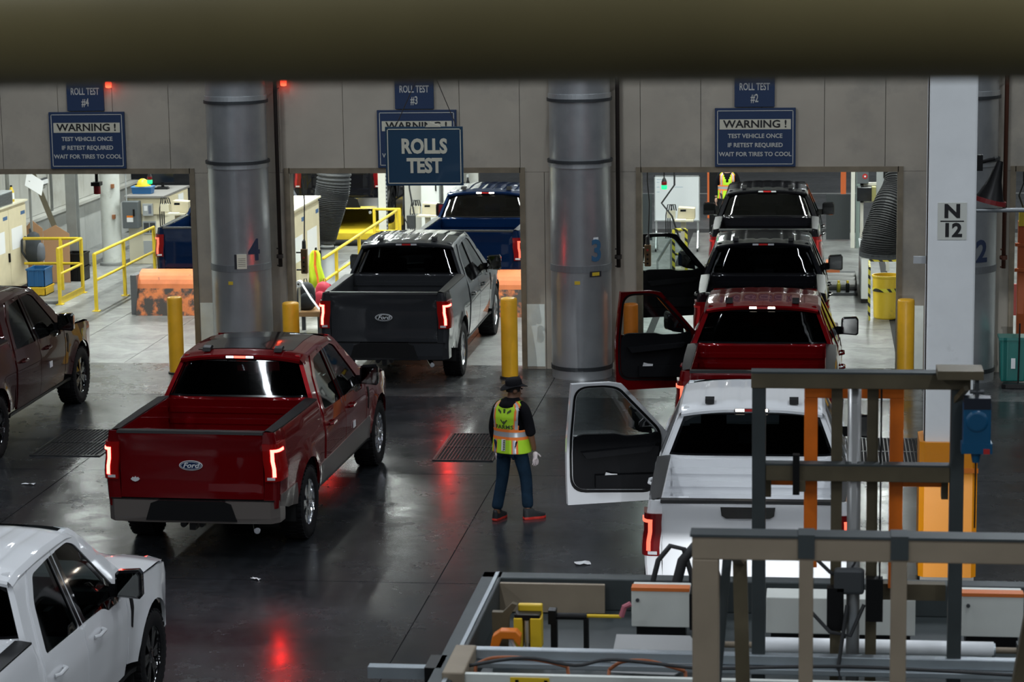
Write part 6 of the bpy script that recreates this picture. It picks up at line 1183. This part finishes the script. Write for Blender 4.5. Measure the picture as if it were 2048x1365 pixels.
mb = MB(); mb.box(-.07,.085,.05,.10,.10,.33); mb.build('back_plate', MACHY, t, bevel=.008); mb = MB(); mb.tube([(-.005,-.02,.02),(-.005,-.02,.25)], .016, 12); mb.build('piston', STEELB, t); mb = MB(); mb.box(-.08,.08,-.05,.05,.26,.29); mb.build('jaw_cap', BLACK, t); mb = MB(); mb.box(-.02,.01,-.03,.05,0,.1); mb.build('stem', BLACK, t)
mb = MB(); mb.prism([(-.22,.10),(-.20,.20),(-.15,.235),(-.05,.235),(-.02,.20),(-.03,.13),(-.07,.18),(-.14,.18),(-.17,.10)], -.22, -.14, 'xz'); mb.build('orange_clamp', MACHO, t, bevel=.008); mb = MB(); mb.bar((-.10,-.19,.20), (-.03,-.24,.07), .018); mb.build('clamp_pin', STEELB, t); mb = MB(); mb.box(-.20,-.04,-.22,-.14,0,.11); mb.build('clamp_base', BLACK, t)
mb = MB(); mb.prism([(-.23,.10),(-.13,.10),(-.12,.26),(-.07,.34),(-.10,.35),(-.16,.29),(-.23,.29)], .0, .05, 'xz'); mb.build('rear_bracket', BRN, t); mb = MB(); mb.box(-.23,-.13,.0,.05,0,.10); mb.build('bracket_foot', BRN, t)
t = thing('drive_shaft', 'black drive shaft with a yellow rod between the gripper and the cabinet', 'shaft', (-1.45, 14.75, 2.08)); mb = MB(); mb.tube([(-.22,0,.23),(.02,0,.23)], .022, 12); mb.cbox((-.20,0,.23),(.05,.08,.09)); mb.build('shaft_bar', BLACK, t); mb = MB(); mb.tube([(.02,0,.235),(.24,0,.235)], .012, 10); mb.build('yellow_rod', MACHY, t); mb = MB(); mb.tube([(.24,.0,.235),(.26,0,.30),(.30,.0,.32)], .018, 8); mb.build('pink_sleeve', mat('sleeve_pink', (.45,.13,.17), .6), t); 
for a, b, h in ((-.21,-.17,.2), (.0,.03,.22)): mb = MB(); mb.box(a,b,-.03,.03,0,h); mb.build('support', BLACK, t)
t = thing('steel_tray', 'polished steel tray lying before the offwhite cabinet', 'tray', (-1.02, 14.3, 2.08)); mb = MB(); mb.add([(-.22,-.16,.06),(.18,-.16,.05),(.36,.02,.12),(.26,.18,.20),(-.20,.18,.20)], [(0,1,2,3,4)]); o = mb.build('sheet', STEELB, t); o.modifiers.new('solid','SOLIDIFY').thickness = .012; mb = MB(); mb.box(-.15,.2,.05,.10,0,.14); mb.build('tray_support', BLACK, t)
for k, (pts, mm, lab) in enumerate(((((-2.0,13.72,2.30),(-1.9,13.72,2.345),(-1.72,13.72,2.35),(-1.55,13.72,2.325),(-1.45,13.72,2.30)), mat('hose_orange', (.30,.085,.025), .5), 'orange hose arching behind the front panel next to the corner post'), (((-1.2,13.72,2.29),(-1.12,13.72,2.34),(-.98,13.72,2.35),(-.85,13.72,2.32),(-.75,13.72,2.29)), mat('hose_orange', (.30,.085,.025), .5), 'orange hose arching behind the front panel next to the tan rack'), (((-2.05,13.66,2.31),(-1.7,13.66,2.37),(-1.4,13.66,2.33),(-1.2,13.66,2.37),(-.9,13.66,2.35),(-.6,13.66,2.33),(.2,13.66,2.36),(1.2,13.66,2.33)), HOSE_B, 'long black hose lying along the aluminium front rails'))):
    P = [Vector(p) for p in pts]; pp = []
    for i in range(len(P)-1):
        for f in frange(0, 1, 5)[:-1]:
            p0 = P[max(i-1,0)]; p1 = P[i]; p2 = P[i+1]; p3 = P[min(i+2,len(P)-1)]; pp.append(.5*((2*p1)+(p2-p0)*f+(2*p0-5*p1+4*p2-p3)*f*f+(3*p1-p0-3*p2+p3)*f**3))
    mb = MB(); mb.tube(pp+[P[-1]], .011, 8)
    a = P[0]; mb.tube([a, (a.x-.02, a.y, 2.09)], .011, 8); mb.tube([P[-1], (P[-1].x+.02, P[-1].y, 2.09)], .011, 8); tag(mb.build('hose', mm, None, smooth=True), lab, 'hose')
for k, (x, lab) in enumerate(((-1.02, 'thin black hose loop rising behind the offwhite cabinet with the tray'), (-.86, 'thick black hose loop rising beside the tan rack'))):
    mb = MB(); mb.tube([(x-.06,15.45,2.09),(x-.05,15.45,2.30),(x,15.45,2.50),(x+.08,15.45,2.60),(x+.17,15.45,2.58),(x+.22,15.45,2.40),(x+.22,15.45,2.09)], .018+.016*k, 10); tag(mb.build('hose_loop', HOSE_B, None, smooth=True), lab, 'hose')
# ---- guard rail right before the camera
t = thing('hand_rail', 'thick dark olive rail across the view, out of focus', 'rail', (0, 2.99, 0)); mb = MB(); mb.tube([(-3.2,0,6.562),(3.2,0,6.562)], .105, 40); mb.build('rail_tube', mat('rail_olive', (.22,.18,.08), .45, .1, var=.1, vscale=4), t, smooth=True)
for x in (-3.1, 3.1): mb = MB(); mb.bar((x,0,0),(x,0,6.575), .09); mb.build('post', BRN, t)
# ---- paper in the open door pockets
for x, y, z, rz, lab in ((-2.20, 25.29, .74, .3, 'folded white leaflet in the door pocket of the white pickup'), (-2.25, 31.80, .76, .3, 'grey leaflet in the door pocket of the queued red pickup')):
    mb = MB(); mb.add([(-.06,0,0),(.02,0,.0),(.03,.01,.07),(-.03,.0,.09),(.09,.01,0),(.10,.02,.06)], [(0,1,2,3),(1,4,5,2)]); o = mb.build('leaflet', PAPER, None, loc=(x,y,z), rz=rz); o.modifiers.new('solid','SOLIDIFY').thickness = .004; tag(o, lab, 'leaflet')
